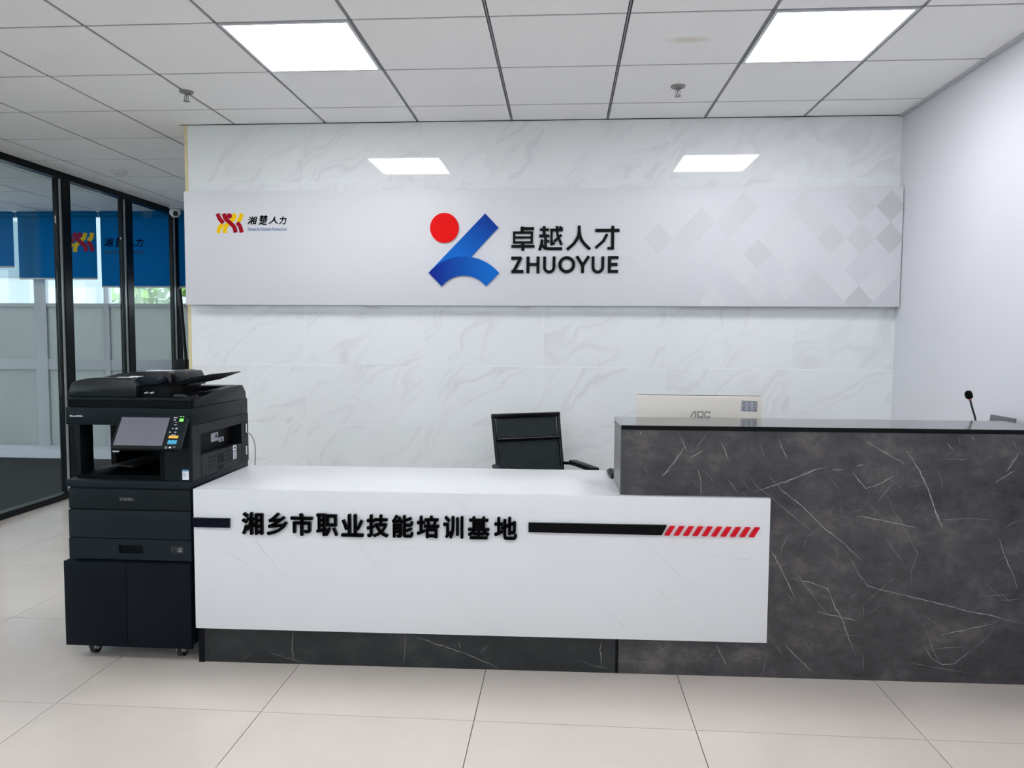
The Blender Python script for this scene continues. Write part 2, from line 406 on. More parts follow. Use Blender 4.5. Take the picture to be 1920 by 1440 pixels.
def stroke_poly(pts, wd):
    """outline of a thick polyline with mitred corners"""
    P = [Vector(p) for p in pts]; n = len(P); L = []; R = []
    for i in range(n):
        d0 = (P[i] - P[i - 1]).normalized() if i > 0 else None
        d1 = (P[i + 1] - P[i]).normalized() if i < n - 1 else None
        if d0 is None: d0 = d1
        if d1 is None: d1 = d0
        t = d0 + d1
        if t.length < 1e-6: t = d1.copy()
        t.normalize(); nn = Vector((-t.y, t.x)); c = max(0.35, nn.dot(Vector((-d0.y, d0.x))))
        h = wd / 2 / c
        L.append(P[i] + nn * h); R.append(P[i] - nn * h)
    return [tuple(v) for v in L] + [tuple(v) for v in R[::-1]]
def smooth_pts(pts, k=6):
    """Catmull-Rom through the points"""
    if len(pts) < 3: return pts
    P = [Vector(p) for p in pts]; P = [P[0] * 2 - P[1]] + P + [P[-1] * 2 - P[-2]]; out = []
    for i in range(1, len(P) - 2):
        for j in range(k):
            t = j / k
            out.append(0.5 * ((2 * P[i]) + (-P[i - 1] + P[i + 1]) * t + (2 * P[i - 1] - 5 * P[i] + 4 * P[i + 1] - P[i + 2]) * t * t + (-P[i - 1] + 3 * P[i] - 3 * P[i + 1] + P[i + 2]) * t ** 3))
    out.append(P[-2]); return [tuple(v) for v in out]
_glyph = {}
def glyph(ch, offset):
    k = (ch, offset)
    if k not in _glyph:
        cu = bpy.data.curves.new('glyph', 'FONT'); cu.body = ch; cu.size = 1.0; cu.offset = offset; cu.resolution_u = 4
        ob = bpy.data.objects.new('glyph', cu); C.objects.link(ob)
        dg = bpy.context.evaluated_depsgraph_get(); dg.update()
        me = bpy.data.meshes.new_from_object(ob.evaluated_get(dg))
        vs = [tuple(v.co) for v in me.vertices]; fs = [tuple(p.vertices) for p in me.polygons]
        bpy.data.objects.remove(ob); bpy.data.curves.remove(cu); bpy.data.meshes.remove(me)
        _glyph[k] = (vs, fs)
    return _glyph[k]
def text_piece(mb, ch, f, x0, x1, z0, z1, depth, offset=0.0, shear=0.0):
    """fit a character (or word) into the rectangle and give it thickness; f(u, v, w) -> xyz"""
    vs, fs = glyph(ch, 0.0)
    if offset:                                   # bolder: the outline repeated round a small circle
        V0, F0 = vs, fs; vs, fs = [], []
        for k in range(8):
            a = math.pi / 4 * k; dx, dy = offset * math.cos(a), offset * math.sin(a); n0 = len(vs)
            vs = vs + [(p[0] + dx, p[1] + dy, 0) for p in V0]; fs = fs + [tuple(i + n0 for i in t) for t in F0]
    vs = [(x + shear * y, y) for x, y, _ in vs]
    ax, bx = min(v[0] for v in vs), max(v[0] for v in vs); ay, by = min(v[1] for v in vs), max(v[1] for v in vs)
    q = [(x0 + (x - ax) / (bx - ax) * (x1 - x0), z0 + (y - ay) / (by - ay) * (z1 - z0)) for x, y in vs]
    bm = mb.bm
    front = [bm.verts.new(f(u, v, depth)) for u, v in q]
    back = [bm.verts.new(f(u, v, 0.0)) for u, v in q]
    cnt = {}
    for t in fs:
        for i in range(len(t)):
            a, b = t[i], t[(i + 1) % len(t)]
            cnt[(a, b)] = cnt.get((a, b), 0) + 1
    for t in fs:
        try: bm.faces.new([front[i] for i in t])
        except ValueError: pass
    for (a, b) in cnt:
        if (b, a) not in cnt:
            try: bm.faces.new((front[b], front[a], back[a], back[b]))
            except ValueError: pass
# ------------------------------------------------------------------ setting
CEIL = 2.770
WX0, WX1, WY = -2.475, 2.050, 4.735       # tiled wall
FARY = 7.96
# floor
fl = structure('floor')
box('grout_bed', 'floor_joint', fl, -4.26, 2.25, -4.2, FARY + 0.2, -0.06, -0.0045)
tb = MB().box(-0.3985, 0.3985, -0.3985, 0.3985, -0.012, 0.0).build('tile', 'floor', fl, world=False)
first = True
for i in range(-4, 5):
    for j in range(-3, 7):
        x, y = -1.1106 + 0.8 * i + 0.4, 2.6009 + 0.8 * j + 0.4
        if j < -3 or (y > WY + 0.6 and x > -1.6): continue
        if x > 2.3: continue
        if first: tb.location = (x, y, 0); first = False
        else: share('tile', tb.data, fl, (x, y, 0))
box('floor_slab', 'floor', fl, -4.3, 2.2, -4.2, -0.62 + 0.8 * 1 - 0.002, -0.012, -0.0005)
fi = structure('floor_inner')
box('carpet', 'carpet', fi, -9.2, -4.31, -4.2, FARY + 0.2, -0.06, 0.0)

# ceiling
ce = structure('ceiling')
box('ceiling_void', 'plenum', ce, -9.2, 2.25, -4.2, FARY + 0.2, CEIL + 0.02, CEIL + 0.08)
box('ceiling_board', 'ceiling_tile', ce, -9.2, 2.06, -4.2, 2.028, CEIL, CEIL + 0.012)
LIGHTS_IN = {(0.5, 0.5)}
cells = {}
base_tile = None
XS = [-2.1366 + 0.6 * i for i in range(-11, 8)]
YS = [3.2296 + 0.6 * j for j in range(-2, 9)]
light_cells = [(-1.5366, 3.2296), (0.8634, 3.2296), (-3.9366, 3.2296), (-6.3366, 3.2296), (-6.3366, 5.6296)]
for xi in XS[:-1]:
    for yj in YS[:-1]:
        x0, x1, y0, y1 = xi + 0.0085, xi + 0.5915, yj + 0.007, yj + 0.593
        if any(abs(xi - a) < 0.01 and abs(yj - b) < 0.01 for a, b in light_cells): continue
        if xi > WX0 - 0.05 and yj > WY - 0.02: continue
        full = True
        if xi > WX0 and y1 > WY: y1 = WY - 0.002; full = False
        if xi < WX0 < x1 and y1 > WY: x1 = WX0 - 0.004; full = False
        if x1 > WX1: x1 = WX1 - 0.012; full = False
        if y1 > FARY: y1 = FARY - 0.002; full = False
        if y1 - y0 < 0.02: continue
        stained = abs(xi - 0.2634) < 0.01 and abs(yj - 3.2296) < 0.01
        if full and not stained:
            if base_tile is None:
                base_tile = MB().box(-0.2915, 0.2915, -0.293, 0.293, 0, 0.012).build('ceiling_tile', 'ceiling_tile', ce, world=False)
                base_tile.location = ((x0 + x1) / 2, (y0 + y1) / 2, CEIL)
            else: share('ceiling_tile', base_tile.data, ce, ((x0 + x1) / 2, (y0 + y1) / 2, CEIL))
        else:
            cx, cy = (x0 + x1) / 2, (y0 + y1) / 2
            o = MB().box(x0 - cx, x1 - cx, y0 - cy, y1 - cy, 0, 0.012).build('ceiling_tile', 'stained' if stained else 'ceiling_tile', ce, world=False)
            o.location = (cx, cy, CEIL)
            if stained: o['label'] = 'ceiling tile with a faint brown stain'
for xi in XS[:-1]:
    ye = WY if xi > WX0 else FARY
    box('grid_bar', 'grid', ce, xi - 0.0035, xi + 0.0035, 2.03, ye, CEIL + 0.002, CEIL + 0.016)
for yj in YS:
    xe = WX1 - 0.002 if yj < WY else WX0 - 0.02
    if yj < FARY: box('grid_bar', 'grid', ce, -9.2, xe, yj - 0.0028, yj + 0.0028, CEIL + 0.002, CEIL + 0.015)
box('ceiling_tile', 'ceiling_tile', ce, WX0 - 0.002, -2.1366 - 0.0075, 4.4296 + 0.0075, WY - 0.002, CEIL, CEIL + 0.012)
tr1 = tag(MB().box(WX1 - 0.022, WX1 - 0.0005, -4, WY, CEIL - 0.012, CEIL - 0.001).build('trim_1', 'tbar'), kind='structure')

# tiled back wall
wb = structure('wall_back')
box('wall_core', 'tile_joint', wb, WX0 + 0.004, WX1 + 0.15, WY + 0.0015, WY + 0.16, 0, CEIL + 0.02)
cols = [WX0 + 0.022, -1.686, -0.903, -0.123, 0.650, 1.432, WX1]
rows = [0.0, 0.045, 0.435, 0.825, 1.215, 1.605, 1.995, 2.395, CEIL]
for a, b in zip(cols, cols[1:]):
    for c, d in zip(rows, rows[1:]):
        cx, cz = (a + b) / 2, (c + d) / 2
        o = MB().box(a + 0.001 - cx, b - 0.001 - cx, 0, 0.01, c + 0.001 - cz, d - 0.001 - cz).build('tile', 'walltile', wb, world=False)
        o.location = (cx, WY, cz)
box('edge_film', 'yellow', wb, WX0, WX0 + 0.021, WY - 0.001, WY + 0.161, 0, CEIL - 0.004, label='cream protective strip on the wall end')
box('edge_strip', 'black_edge', wb, WX0 - 0.03, WX1 - 0.02, WY - 0.004, WY - 0.0005, CEIL - 0.004, CEIL - 0.0005)
# side and surrounding walls
box('wall_right', 'white_wall', None, WX1, WX1 + 0.15, -4.2, WY + 0.16, 0, CEIL + 0.02, kind='structure')
wr = structure('wall_front')  # unseen glazing added in this wall to light ceiling and front faces
box('sill_wall', 'white_wall', wr, -9.2, WX1 + 0.15, -4.2, -4.0, 0, 1.9)
box('window_head', 'white_wall', wr, -9.2, WX1 + 0.15, -4.2, -4.0, 2.6, CEIL + 0.02)
for x in (-9.2, -6.4, -3.6, -0.8, 2.0): box('pier', 'white_wall', wr, x, x + 0.2, -4.2, -4.0, 1.9, 2.6)
for x in (-9.0, -6.2, -3.4, -0.6): box('glass_pane', 'window_glass', wr, x, x + 2.6, -4.11, -4.104, 1.9, 2.6)
wo = structure('wall_outer')  # unseen glazing added here to brighten the office and left side
box('sill_wall', 'white_wall', wo, -9.35, -9.2, -4.2, FARY + 0.2, 0, 0.3)
box('window_head', 'white_wall', wo, -9.35, -9.2, -4.2, FARY + 0.2, 2.6, CEIL + 0.02)
for k in range(7): box('pier', 'white_wall', wo, -9.35, -9.2, -4.2 + 2.01 * k, -3.9 + 2.01 * k, 0.3, 2.6)
for k in range(6): box('glass_pane', 'window_glass', wo, -9.28, -9.274, -3.9 + 2.01 * k, -2.19 + 2.01 * k, 0.3, 2.6)
box('wall_corridor', 'white_wall', None, 1.8, 1.95, WY + 0.165, FARY, 0, CEIL + 0.02, kind='structure')

# glass partition on the left
wl = structure('wall_left')
PX = -4.26
posts = [6.08 + 0.915 * k for k in range(-9, 3)]
for k, y in enumerate(posts):
    box('mullion', 'black_metal', wl, PX - 0.035, PX + 0.035, y - 0.05, y + 0.05, 0.05, CEIL - 0.055)
    # lip of the pane frame on the near side, bare metal
    box('pane_frame', 'bright_strip', wl, PX - 0.024, PX + 0.024, y - 0.078, y - 0.0505, 0.06, CEIL - 0.06)
    box('pane_frame', 'black_metal', wl, PX - 0.02, PX + 0.02, y - 0.098, y - 0.0785, 0.06, CEIL - 0.06)
    if k:
        box('glass_pane', 'glass', wl, PX - 0.005, PX + 0.005, posts[k - 1] + 0.0505, y - 0.0985, 0.052, CEIL - 0.057)
box('top_rail', 'black_metal', wl, PX - 0.04, PX + 0.04, posts[0] - 0.05, posts[-1] + 0.05, CEIL - 0.055, CEIL - 0.001)
box('bottom_rail', 'black_metal', wl, PX - 0.04, PX + 0.04, posts[0] - 0.05, posts[-1] + 0.05, 0, 0.05)

# far window wall
wf = structure('wall_far')
box('sill_wall', 'white_wall', wf, -9.2, 2.0, FARY, FARY + 0.2, 0, 0.10)
box('solid_wall', 'white_wall', wf, -2.6, 2.0, FARY, FARY + 0.2, 0.10, CEIL + 0.02)
wx = [-9.2, -8.2, -7.15, -5.95, -5.13, -4.15, -3.3, -2.6]
for n, (a, b) in enumerate(zip(wx, wx[1:])):
    wn = structure('window_%d' % (n + 1))
    fm = MB()
    wl_ = 0.11 if n == 3 else 0.03
    fm.box(a, a + wl_, FARY + 0.04, FARY + 0.10, 0.1, CEIL); fm.box(b - 0.03, b, FARY + 0.04, FARY + 0.10, 0.1, CEIL)
    for z0, z1 in ((0.1, 0.14), (1.01, 1.13), (1.72, 1.76), (CEIL - 0.05, CEIL)):
        fm.box(a + wl_, b - 0.03, FARY + 0.045, FARY + 0.095, z0, z1)
    fm.build('window_frame', 'tbar', wn)
    a2, b2 = a + wl_, b - 0.03
    box('frosted_pane', 'frosted', wn, a2, b2, FARY + 0.066, FARY + 0.072, 0.1405, 1.0095)
    box('frosted_pane', 'frosted', wn, a2, b2, FARY + 0.066, FARY + 0.072, 1.1305, 1.7195)
    box('glass_pane', 'window_glass', wn, a2, b2, FARY + 0.066, FARY + 0.072, 1.7605, CEIL - 0.0505)

# roller blinds
blabel = ['leftmost blue roller blind seen through the glass partition, edge of frame',
          'blue roller blind left of the printed one, behind the first glass pane',
          'blue roller blind printed with a red and yellow emblem, behind the partition',
          'blue roller blind with black brush lettering, nearest the white tiled wall']
bspec = [(-7.35, -6.13, 2.15), (-6.075, -5.165, 2.02), (-5.115, -2.70, 1.93)]
blabel = ['leftmost blue roller blind, seen through the first glass pane',
          'blue roller blind behind the glass, printed with a red and yellow emblem',
          'widest blue roller blind beside the tiled wall, with dark brush lettering']
blinds = []
for (a, b, zb), lb in zip(bspec, blabel):
    y = FARY - 0.05
    t = thing('roller_blind', lb, 'roller blind', ((a + b) / 2, y, zb), 0, 'blue roller blinds on the far windows')
    box('blind_fabric', 'blind', t, a, b, y, y + 0.004, zb + 0.012, CEIL - 0.05)
    MB().tube([(a, y + 0.002, CEIL - 0.032), (b, y + 0.002, CEIL - 0.032)], 0.03, 16).build('roller_tube', 'blind', t, smooth=True)
    box('bottom_bar', 'tbar', t, a, b, y - 0.005, y + 0.009, zb, zb + 0.018, bevel=0.003)
    blinds.append(t)

def emblem(parent, f, X, Z, sub=''):
    """crossed ribbons emblem; X, Z map drawing units to the surface"""
    def rib(pts, mat, name, lv):
        p = [(X(a), Z(b)) for a, b in smooth_pts(pts, 6)]
        MB().prism(stroke_poly(p, abs(X(48) - X(0))), f, 0.0, lv).build(name, mat, parent)
    d = 0.0015
    rib([(378, 192), (372, 240), (325, 292), (270, 345), (252, 425)], 'gold', 'yellow_ribbon', d)
    rib([(462, 192), (452, 245), (415, 295)], 'gold', 'yellow_ribbon', d)
    rib([(232, 318), (192, 365), (177, 425)], 'gold', 'yellow_ribbon', d)
    rib([(172, 192), (195, 250), (240, 305)], 'crimson', 'red_ribbon', d * 1.4)
    rib([(250, 192), (268, 250), (325, 305), (372, 355), (388, 420)], 'crimson', 'red_ribbon', d * 1.8)
    rib([(408, 300), (442, 345), (462, 420)], 'crimson', 'red_ribbon', d * 1.4)
    c = [(X(315 + 33 * math.cos(2 * math.pi * k / 24)), Z(220 + 31 * math.sin(2 * math.pi * k / 24))) for k in range(24)]
    MB().prism(c, f, 0.0, d * 2).build('red_dot', 'crimson', parent)
def wordmark(parent, f, X, Z, inkmat, linemat, d=0.0015):
    for ch, a, b, zt, zb in (('湘', 533, 652, 228, 325), ('楚', 668, 778, 212, 332), ('人', 785, 905, 232, 318), ('力', 912, 1005, 228, 326)):
        mb = MB(); text_piece(mb, ch, f, X(a), X(b), Z(zb), Z(zt), d, 0.024, 0.18)
        mb.build('brush_character', inkmat, parent)
    mb = MB(); text_piece(mb, 'Xiangchu Human Resources', f, X(532), X(1005), Z(402), Z(360), d)
    mb.prism([(X(530), Z(397)), (X(1005), Z(397)), (X(1005), Z(393)), (X(530), Z(393))], f, 0, d)
    mb.build('small_caption', linemat, parent)
# print on the blinds: (drawing 148..488 -> x -5.50..-5.14)
BX = lambda a: -5.52 + (a - 148) * (0.335 / 340); BZ = lambda b: 2.535 - (b - 190) * (0.212 / 235)
fb = lambda u, v, w: (u, FARY - 0.0505 - w, v)
emblem(blinds[1], fb, BX, BZ)
BX2 = lambda a: -5.08 + (a - 533) * (0.455 / 472); BZ2 = lambda b: 2.49 - (b - 212) * (0.12 / 120)
wordmark(blinds[2], fb, BX2, BZ2, 'ink', 'ink')

# outside
bd = thing('building', 'pale building outside, seen through the far windows', 'building', (-15, 22, -5))
box('facade', 'facade', bd, -30, -9.6, 22, 30, -5, 12)
for i in range(9):
    for zz in (-3.2, 0.0, 3.2, 6.4):
        x = -28.5 + i * 2.1
        box('window', 'facade_glass', bd, x, x + 1.2, 21.95, 22.0, zz, zz + 1.7)
gr = tag(MB().box(-45, 30, -50, 60, -5.2, -5).build('ground', 'ground'), kind='structure')
tt = thing('tree', 'bright green tree outside the window beside the tiled wall', 'tree', (-7.9, 15, -5))
MB().tube([(-7.9, 15, -5), (-7.85, 15, -2), (-7.9, 15.1, 1)], [0.22, 0.16, 0.1], 10).build('trunk', 'bark', tt, smooth=True)
mb = MB(); rr = random.Random(4)
for k in range(900):
    u, v = rr.random() * 2 * math.pi, math.acos(2 * rr.random() - 1); R = 1.5 * (0.55 + 0.45 * rr.random())
    c = Vector((-7.9 + R * math.sin(v) * math.cos(u), 15 + R * math.sin(v) * math.sin(u), 1.9 + 1.1 * R * math.cos(v)))
    a = Vector((rr.uniform(-1, 1), rr.uniform(-1, 1), rr.uniform(-1, 1))).normalized() * 0.17
    b = a.cross(Vector((rr.uniform(-1, 1), rr.uniform(-1, 1), rr.uniform(-1, 1)))).normalized() * 0.09
    mb.quad(c - a, c + b, c + a, c - b)
mb.build('foliage', 'leaf', tt, kind='stuff')

# ------------------------------------------------------------------ ceiling fittings
LL = ['lit square ceiling light on the left, over the copier side of the desk', 'lit square ceiling light on the right, above the tall dark counter']
LL2 = ['unseen row of square ceiling lights behind the viewer']
allp = [(-1.5366, 3.2296, LL[0]), (0.8634, 3.2296, LL[1])]
allp.append((-3.9366, 3.2296, 'square ceiling light just outside the left edge of the view, by the partition'))  # out-of-view panel added to brighten the left ceiling
allp.append((-1.5366, 5.6296, 'square ceiling light in the passage hidden behind the tiled wall'))  # unseen panel added to lift the passage ceiling
allp.append((-6.3366, 5.6296, 'square ceiling light deep inside the glass walled office, outside the view'))  # unseen panel added to brighten the blinds and office ceiling
allp.append((-6.3366, 3.2296, 'square ceiling light inside the glass walled office, outside the view'))  # second unseen office panel, added to brighten the room behind the glass
for j, y in enumerate((0.8296, -1.5704)):  # unseen panels added to light the scene from behind the camera
    for i, x in enumerate((-3.9366, -1.5366, 0.8634)):
        allp.append((x, y, 'square ceiling light behind the viewer, %s of the %s row' % (('left', 'middle', 'right')[i], ('nearer', 'farther')[j])))
for x, y, lb in allp:
    behind = y < 2 or (y > 5 and x > -3)
    t = thing('ceiling_light', lb, 'ceiling light', (x + 0.3, y + 0.3, CEIL), 0, 'square ceiling lights')
    f = MB(); z0, z1 = CEIL - 0.004, CEIL + 0.018
    if behind: z0, z1 = CEIL - 0.012, CEIL - 0.001
    a, b, c, d = x + 0.008, x + 0.592, y + 0.008, y + 0.592; e = 0.014
    f.box(a, b, c, c + e, z0, z1); f.box(a, b, d - e, d, z0, z1); f.box(a, a + e, c + e, d - e, z0, z1); f.box(b - e, b, c + e, d - e, z0, z1)
    f.build('light_frame', 'light_frame', t)
    box('diffuser', 'diffuser', t, a + e + .0005, b - e - .0005, c + e + .0005, d - e - .0005, z0 + 0.003, z0 + 0.008)
def sprinkler(x, y, lb):
    t = thing('sprinkler', lb, 'sprinkler', (x, y, CEIL), 0, 'ceiling sprinklers')
    MB().lathe([(0.001, -0.006), (0.014, -0.008), (0.018, -0.004), (0.026, -0.010), (0.036, -0.008), (0.041, -0.001), (0.041, 0.0), (0.001, 0.0)], (x, y, CEIL)).build('escutcheon', 'steel', t, smooth=True)
    m = MB()
    m.tube([(x, y, CEIL - 0.006), (x, y, CEIL - 0.022)], 0.007, 12)
    for s in (-1, 1):
        m.tube([(x + s * 0.006, y, CEIL - 0.018), (x + s * 0.013, y, CEIL - 0.03), (x + s * 0.011, y, CEIL - 0.042), (x + s * 0.002, y, CEIL - 0.053)], 0.002, 8)
    m.build('frame_arm', 'steel', t, smooth=True)
    MB().tube([(x, y, CEIL - 0.022), (x, y, CEIL - 0.042)], 0.003, 8).build('glass_bulb', 'steel', t, smooth=True)
    MB().lathe([(0.001, -0.052), (0.017, -0.055), (0.018, -0.053), (0.001, -0.049)], (x, y, CEIL), 16).build('deflector', 'steel', t, smooth=True)
sprinkler(-2.126, 4.10, 'small metal fire sprinkler on the left, near the tiled wall corner')
sprinkler(0.609, 4.15, 'small metal fire sprinkler on the right, between the lights and wall')
t = thing('smoke_detector', 'round white smoke detector on the ceiling before the partition', 'smoke detector', (-3.70, 6.0, CEIL))
MB().lathe([(0.001, -0.036), (0.045, -0.034), (0.052, -0.022), (0.052, -0.015)], (-3.70, 6.0, CEIL)).build('sensor_head', 'plaster_white', t, smooth=True)
MB().lathe([(0.001, -0.014), (0.062, -0.014), (0.066, 0.0), (0.001, 0.0)], (-3.70, 6.0, CEIL)).build('base_plate', 'plaster_white', t, smooth=True)
cx, cy = PX + 0.16, 7.62
t = thing('security_camera', 'white dome security camera at the far top end of the partition', 'security camera', (cx, cy, CEIL))
MB().lathe([(0.001, 0.0), (0.065, 0.0), (0.07, -0.018), (0.06, -0.03), (0.001, -0.03)], (cx, cy, CEIL)).build('mount', 'plaster_white', t, smooth=True)
MB().lathe([(0.001, -0.125), (0.03, -0.118), (0.053, -0.09), (0.058, -0.065), (0.05, -0.04), (0.03, -0.03)], (cx, cy, CEIL)).build('camera_ball', 'plaster_white', t, smooth=True)
MB().tube([(cx + 0.022, cy - 0.035, CEIL - 0.08), (cx + 0.034, cy - 0.056, CEIL - 0.095)], 0.024, 16).build('lens', 'ink', t, smooth=True)

# ------------------------------------------------------------------ sign board
sb = thing('sign_board', 'wide white sign board with blue and red logo on the tiled wall', 'sign board', (-0.2, 4.70, 1.603))
BF = 4.668
box('panel', 'board', sb, -2.452, 2.044, BF, WY - 0.012, 1.603, 2.330, bevel=0.0015)
box('mounting_batten', 'tbar', sb, -2.3, 1.9, WY - 0.0118, WY - 0.0005, 1.68, 2.26)
fs_ = lambda u, v, w: (u, BF - w, v)
GX = lambda a: -0.9345 + a * (1.4055 / 1920); GZ = lambda b: 2.2455 - b * (0.600 / 823)
def arc_pts(cx, cy, r, a0, a1, n=28):
    return [(cx + r * math.cos(math.radians(a0 + (a1 - a0) * k / n)), cy - r * math.sin(math.radians(a0 + (a1 - a0) * k / n))) for k in range(n + 1)]
GM = lambda P: [(GX(a), GZ(b)) for a, b in P]
ox, oz = sb.location.x, sb.location.z
bar = [(600, 92), (714, 212), (485, 455), (455, 500), (300, 560), (170, 560), (150, 552)]
mat_bar = m_gradient('blue logo bar', (0.0, 0.028, 0.27), (0.0, 0.13, 0.56), (GX(650) - ox, 0, GZ(120) - oz), tuple(Vector((-0.55, 0, -0.83)) / 0.30))
MB().prism(GM([(600, 92), (714, 212), (470, 472), (225, 640), (108, 600)]), fs_, 0, 0.009).build('blue_bar', mat_bar, sb)
mat_arc = m_gradient('blue logo arc', (0.0, 0.018, 0.26), (0.0, 0.14, 0.56), (GX(170) - ox, 0, 0), tuple(Vector((1, 0, 0)) / 0.36))
P = arc_pts(417, 862, 402, 139.5, 40.5) + [(610, 715)] + arc_pts(417, 868, 245, 38.5, 141.5)[1:-1] + [(223, 715)]
MB().prism(GM(P), fs_, 0, 0.011).build('blue_arc', mat_arc, sb)
MB().prism(GM([(247 + 124 * math.cos(2 * math.pi * k / 48), 214 + 128 * math.sin(2 * math.pi * k / 48)) for k in range(48)]), fs_, 0, 0.011).build('red_disc', 'sign_red', sb)
def strokes(name, lst, parent, f, mp, mat, depth):
    mb = MB()
    for i, (wd, pts) in enumerate(lst):
        q = [mp(*p) for p in pts]
        mb.prism(stroke_poly(q, wd), f, 0, depth - 0.00012 * i)
    mb.build(name, mat, parent)
U = 1.4055 / 1920
gm = lambda a, b: (GX(a), GZ(b))
cn = [
 [(28, [(919, 205), (919, 250)]), (24, [(930, 223), (1020, 223)]), (20, [(850, 247), (850, 350)]), (20, [(1001, 247), (1001, 350)]), (20, [(841, 256), (1010, 256)]), (19, [(841, 298), (1010, 298)]), (20, [(841, 340), (1010, 340)]), (24, [(826, 373), (1025, 373)]), (26, [(925, 345), (925, 411)])],
 [(25, [(1106, 201), (1106, 286)]), (22, [(1070, 232), (1146, 232)]), (24, [(1065, 285), (1150, 285)]), (22, [(1119, 285), (1119, 385)]), (20, [(1115, 330), (1152, 330)]), (22, [(1090, 315), (1084, 355), (1066, 408)]), (25, [(1082, 355), (1105, 380), (1140, 393), (1262, 393)]), (22, [(1158, 235), (1266, 235)]), (20, [(1170, 232), (1170, 362)]), (20, [(1165, 360), (1196, 345)]), (22, [(1215, 201), (1220, 275), (1256, 362)]), (21, [(1254, 275), (1192, 334)]), (20, [(1236, 207), (1264, 226)])],
 [(25, [(1404, 199), (1404, 250), (1394, 295), (1362, 348), (1303, 402)]), (25, [(1404, 245), (1416, 300), (1445, 348), (1498, 400)])],
 [(25, [(1540, 240), (1745, 240)]), (25, [(1688, 202), (1688, 402)]), (22, [(1698, 391), (1645, 391)]), (24, [(1642, 270), (1612, 328), (1545, 388)])]]
for c in cn:
    strokes('chinese_character', [(a * U, smooth_pts(p, 5) if len(p) > 3 else p) for a, p in c], sb, fs_, gm, 'letter_black', 0.010)
zz = [
 [(27, [(826, 474), (915, 474)]), (27, [(910, 468), (846, 592)]), (27, [(828, 588), (932, 588)])],
 [(26, [(970, 460), (970, 602)]), (26, [(1056, 460), (1056, 602)]), (25, [(970, 528), (1056, 528)])],
 [(25, [(1112, 460), (1112, 555)] + arc_pts(1152, 552, 40, 190, 350, 14) + [(1193, 545), (1193, 460)])],
 [(27, arc_pts(1302, 530, 59, 0, 180, 20)), (27, arc_pts(1302, 530, 59, 180, 360, 20))],
 [(26, [(1386, 458), (1437, 538)]), (26, [(1489, 458), (1437, 538)]), (25, [(1437, 530), (1437, 600)])],
 [(25, [(1525, 460), (1525, 555)] + arc_pts(1566, 552, 41, 190, 350, 14) + [(1608, 545), (1608, 460)])],
 [(26, [(1664, 458), (1664, 600)]), (25, [(1664, 470), (1740, 470)]), (25, [(1664, 528), (1732, 528)]), (25, [(1664, 587), (1738, 587)])]]
for c in zz: strokes('letter', [(a * U, p) for a, p in c], sb, fs_, gm, 'letter_black', 0.010)
HX = lambda a: -2.3225 + a * (1.0475 / 1920); HZ = lambda b: 2.2890 - b * (0.3395 / 640)
emblem(sb, fs_, HX, HZ)
wordmark(sb, fs_, HX, HZ, 'letter_navy', 'print_blue')
shades = [(0.64, 0.645, 0.665), (0.62, 0.625, 0.645), (0.585, 0.59, 0.605), (0.53, 0.53, 0.545)]
for i, c in enumerate(shades): M_['dia%d' % i] = plain('grey print tone %d' % i, c, 0.45, spec=0.3, var=0.01, scale=2)
DX = lambda a: 0.305 + a * (1.825 / 1920); DZ = lambda b: 2.395 - b * (0.9395 / 977)
dia = [(305, 400, 1), (130, 600, 0), (850, 195, 1), (935, 497, 2), (1765, 185, 3), (1580, 190, 2), (1570, 390, 2), (1752, 388, 3), (1385, 395, 2), (1290, 695, 2), (1110, 697, 1),
       (1555, 795, 3), (655, 795, 1), (1390, 590, 1), (1215, 190, 1), (1300, 290, 1), (1122, 495, 0), (1030, 397, 0), (1740, 590, 1), (920, 690, 1), (1120, 297, 0), (750, 490, 0), (590, 295, 0), (485, 390, 0), (850, 590, 0), (760, 290, 0), (1660, 690, 0), (1480, 690, 0), (1480, 490, 0)]
seen_ = set()
for a, b, s in dia:
    i_, j_ = round((a - 1572) / 91.5), round((b - 191) / 100)
    if (i_ + j_) % 2: i_ += 1
    if (i_, j_) in seen_: continue
    seen_.add((i_, j_)); a, b = 1572 + 91.5 * i_, 191 + 100 * j_
    h, k = 90.8, 99.2
    pts = [(a - h, b), (a, b - k), (a + h, b), (a, b + k)]
    # clip to the board
    def clip(poly, ax, lim, keep):
        out = []
        for i in range(len(poly)):
            p, q = poly[i], poly[(i + 1) % len(poly)]
            ip, iq = keep(p[ax], lim), keep(q[ax], lim)
            if ip: out.append(p)
            if ip != iq:
                t_ = (lim - p[ax]) / (q[ax] - p[ax]); out.append((p[0] + (q[0] - p[0]) * t_, p[1] + (q[1] - p[1]) * t_))
        return out
    P = [(DX(x), DZ(y)) for x, y in pts]
    P = clip(P, 0, 2.042, lambda v, l: v <= l); P = clip(P, 1, 1.606, lambda v, l: v >= l); P = clip(P, 1, 2.327, lambda v, l: v <= l)
    if len(P) > 2: MB().prism(P, fs_, 0, 0.0004).build('diamond_print', 'dia%d' % s, sb)
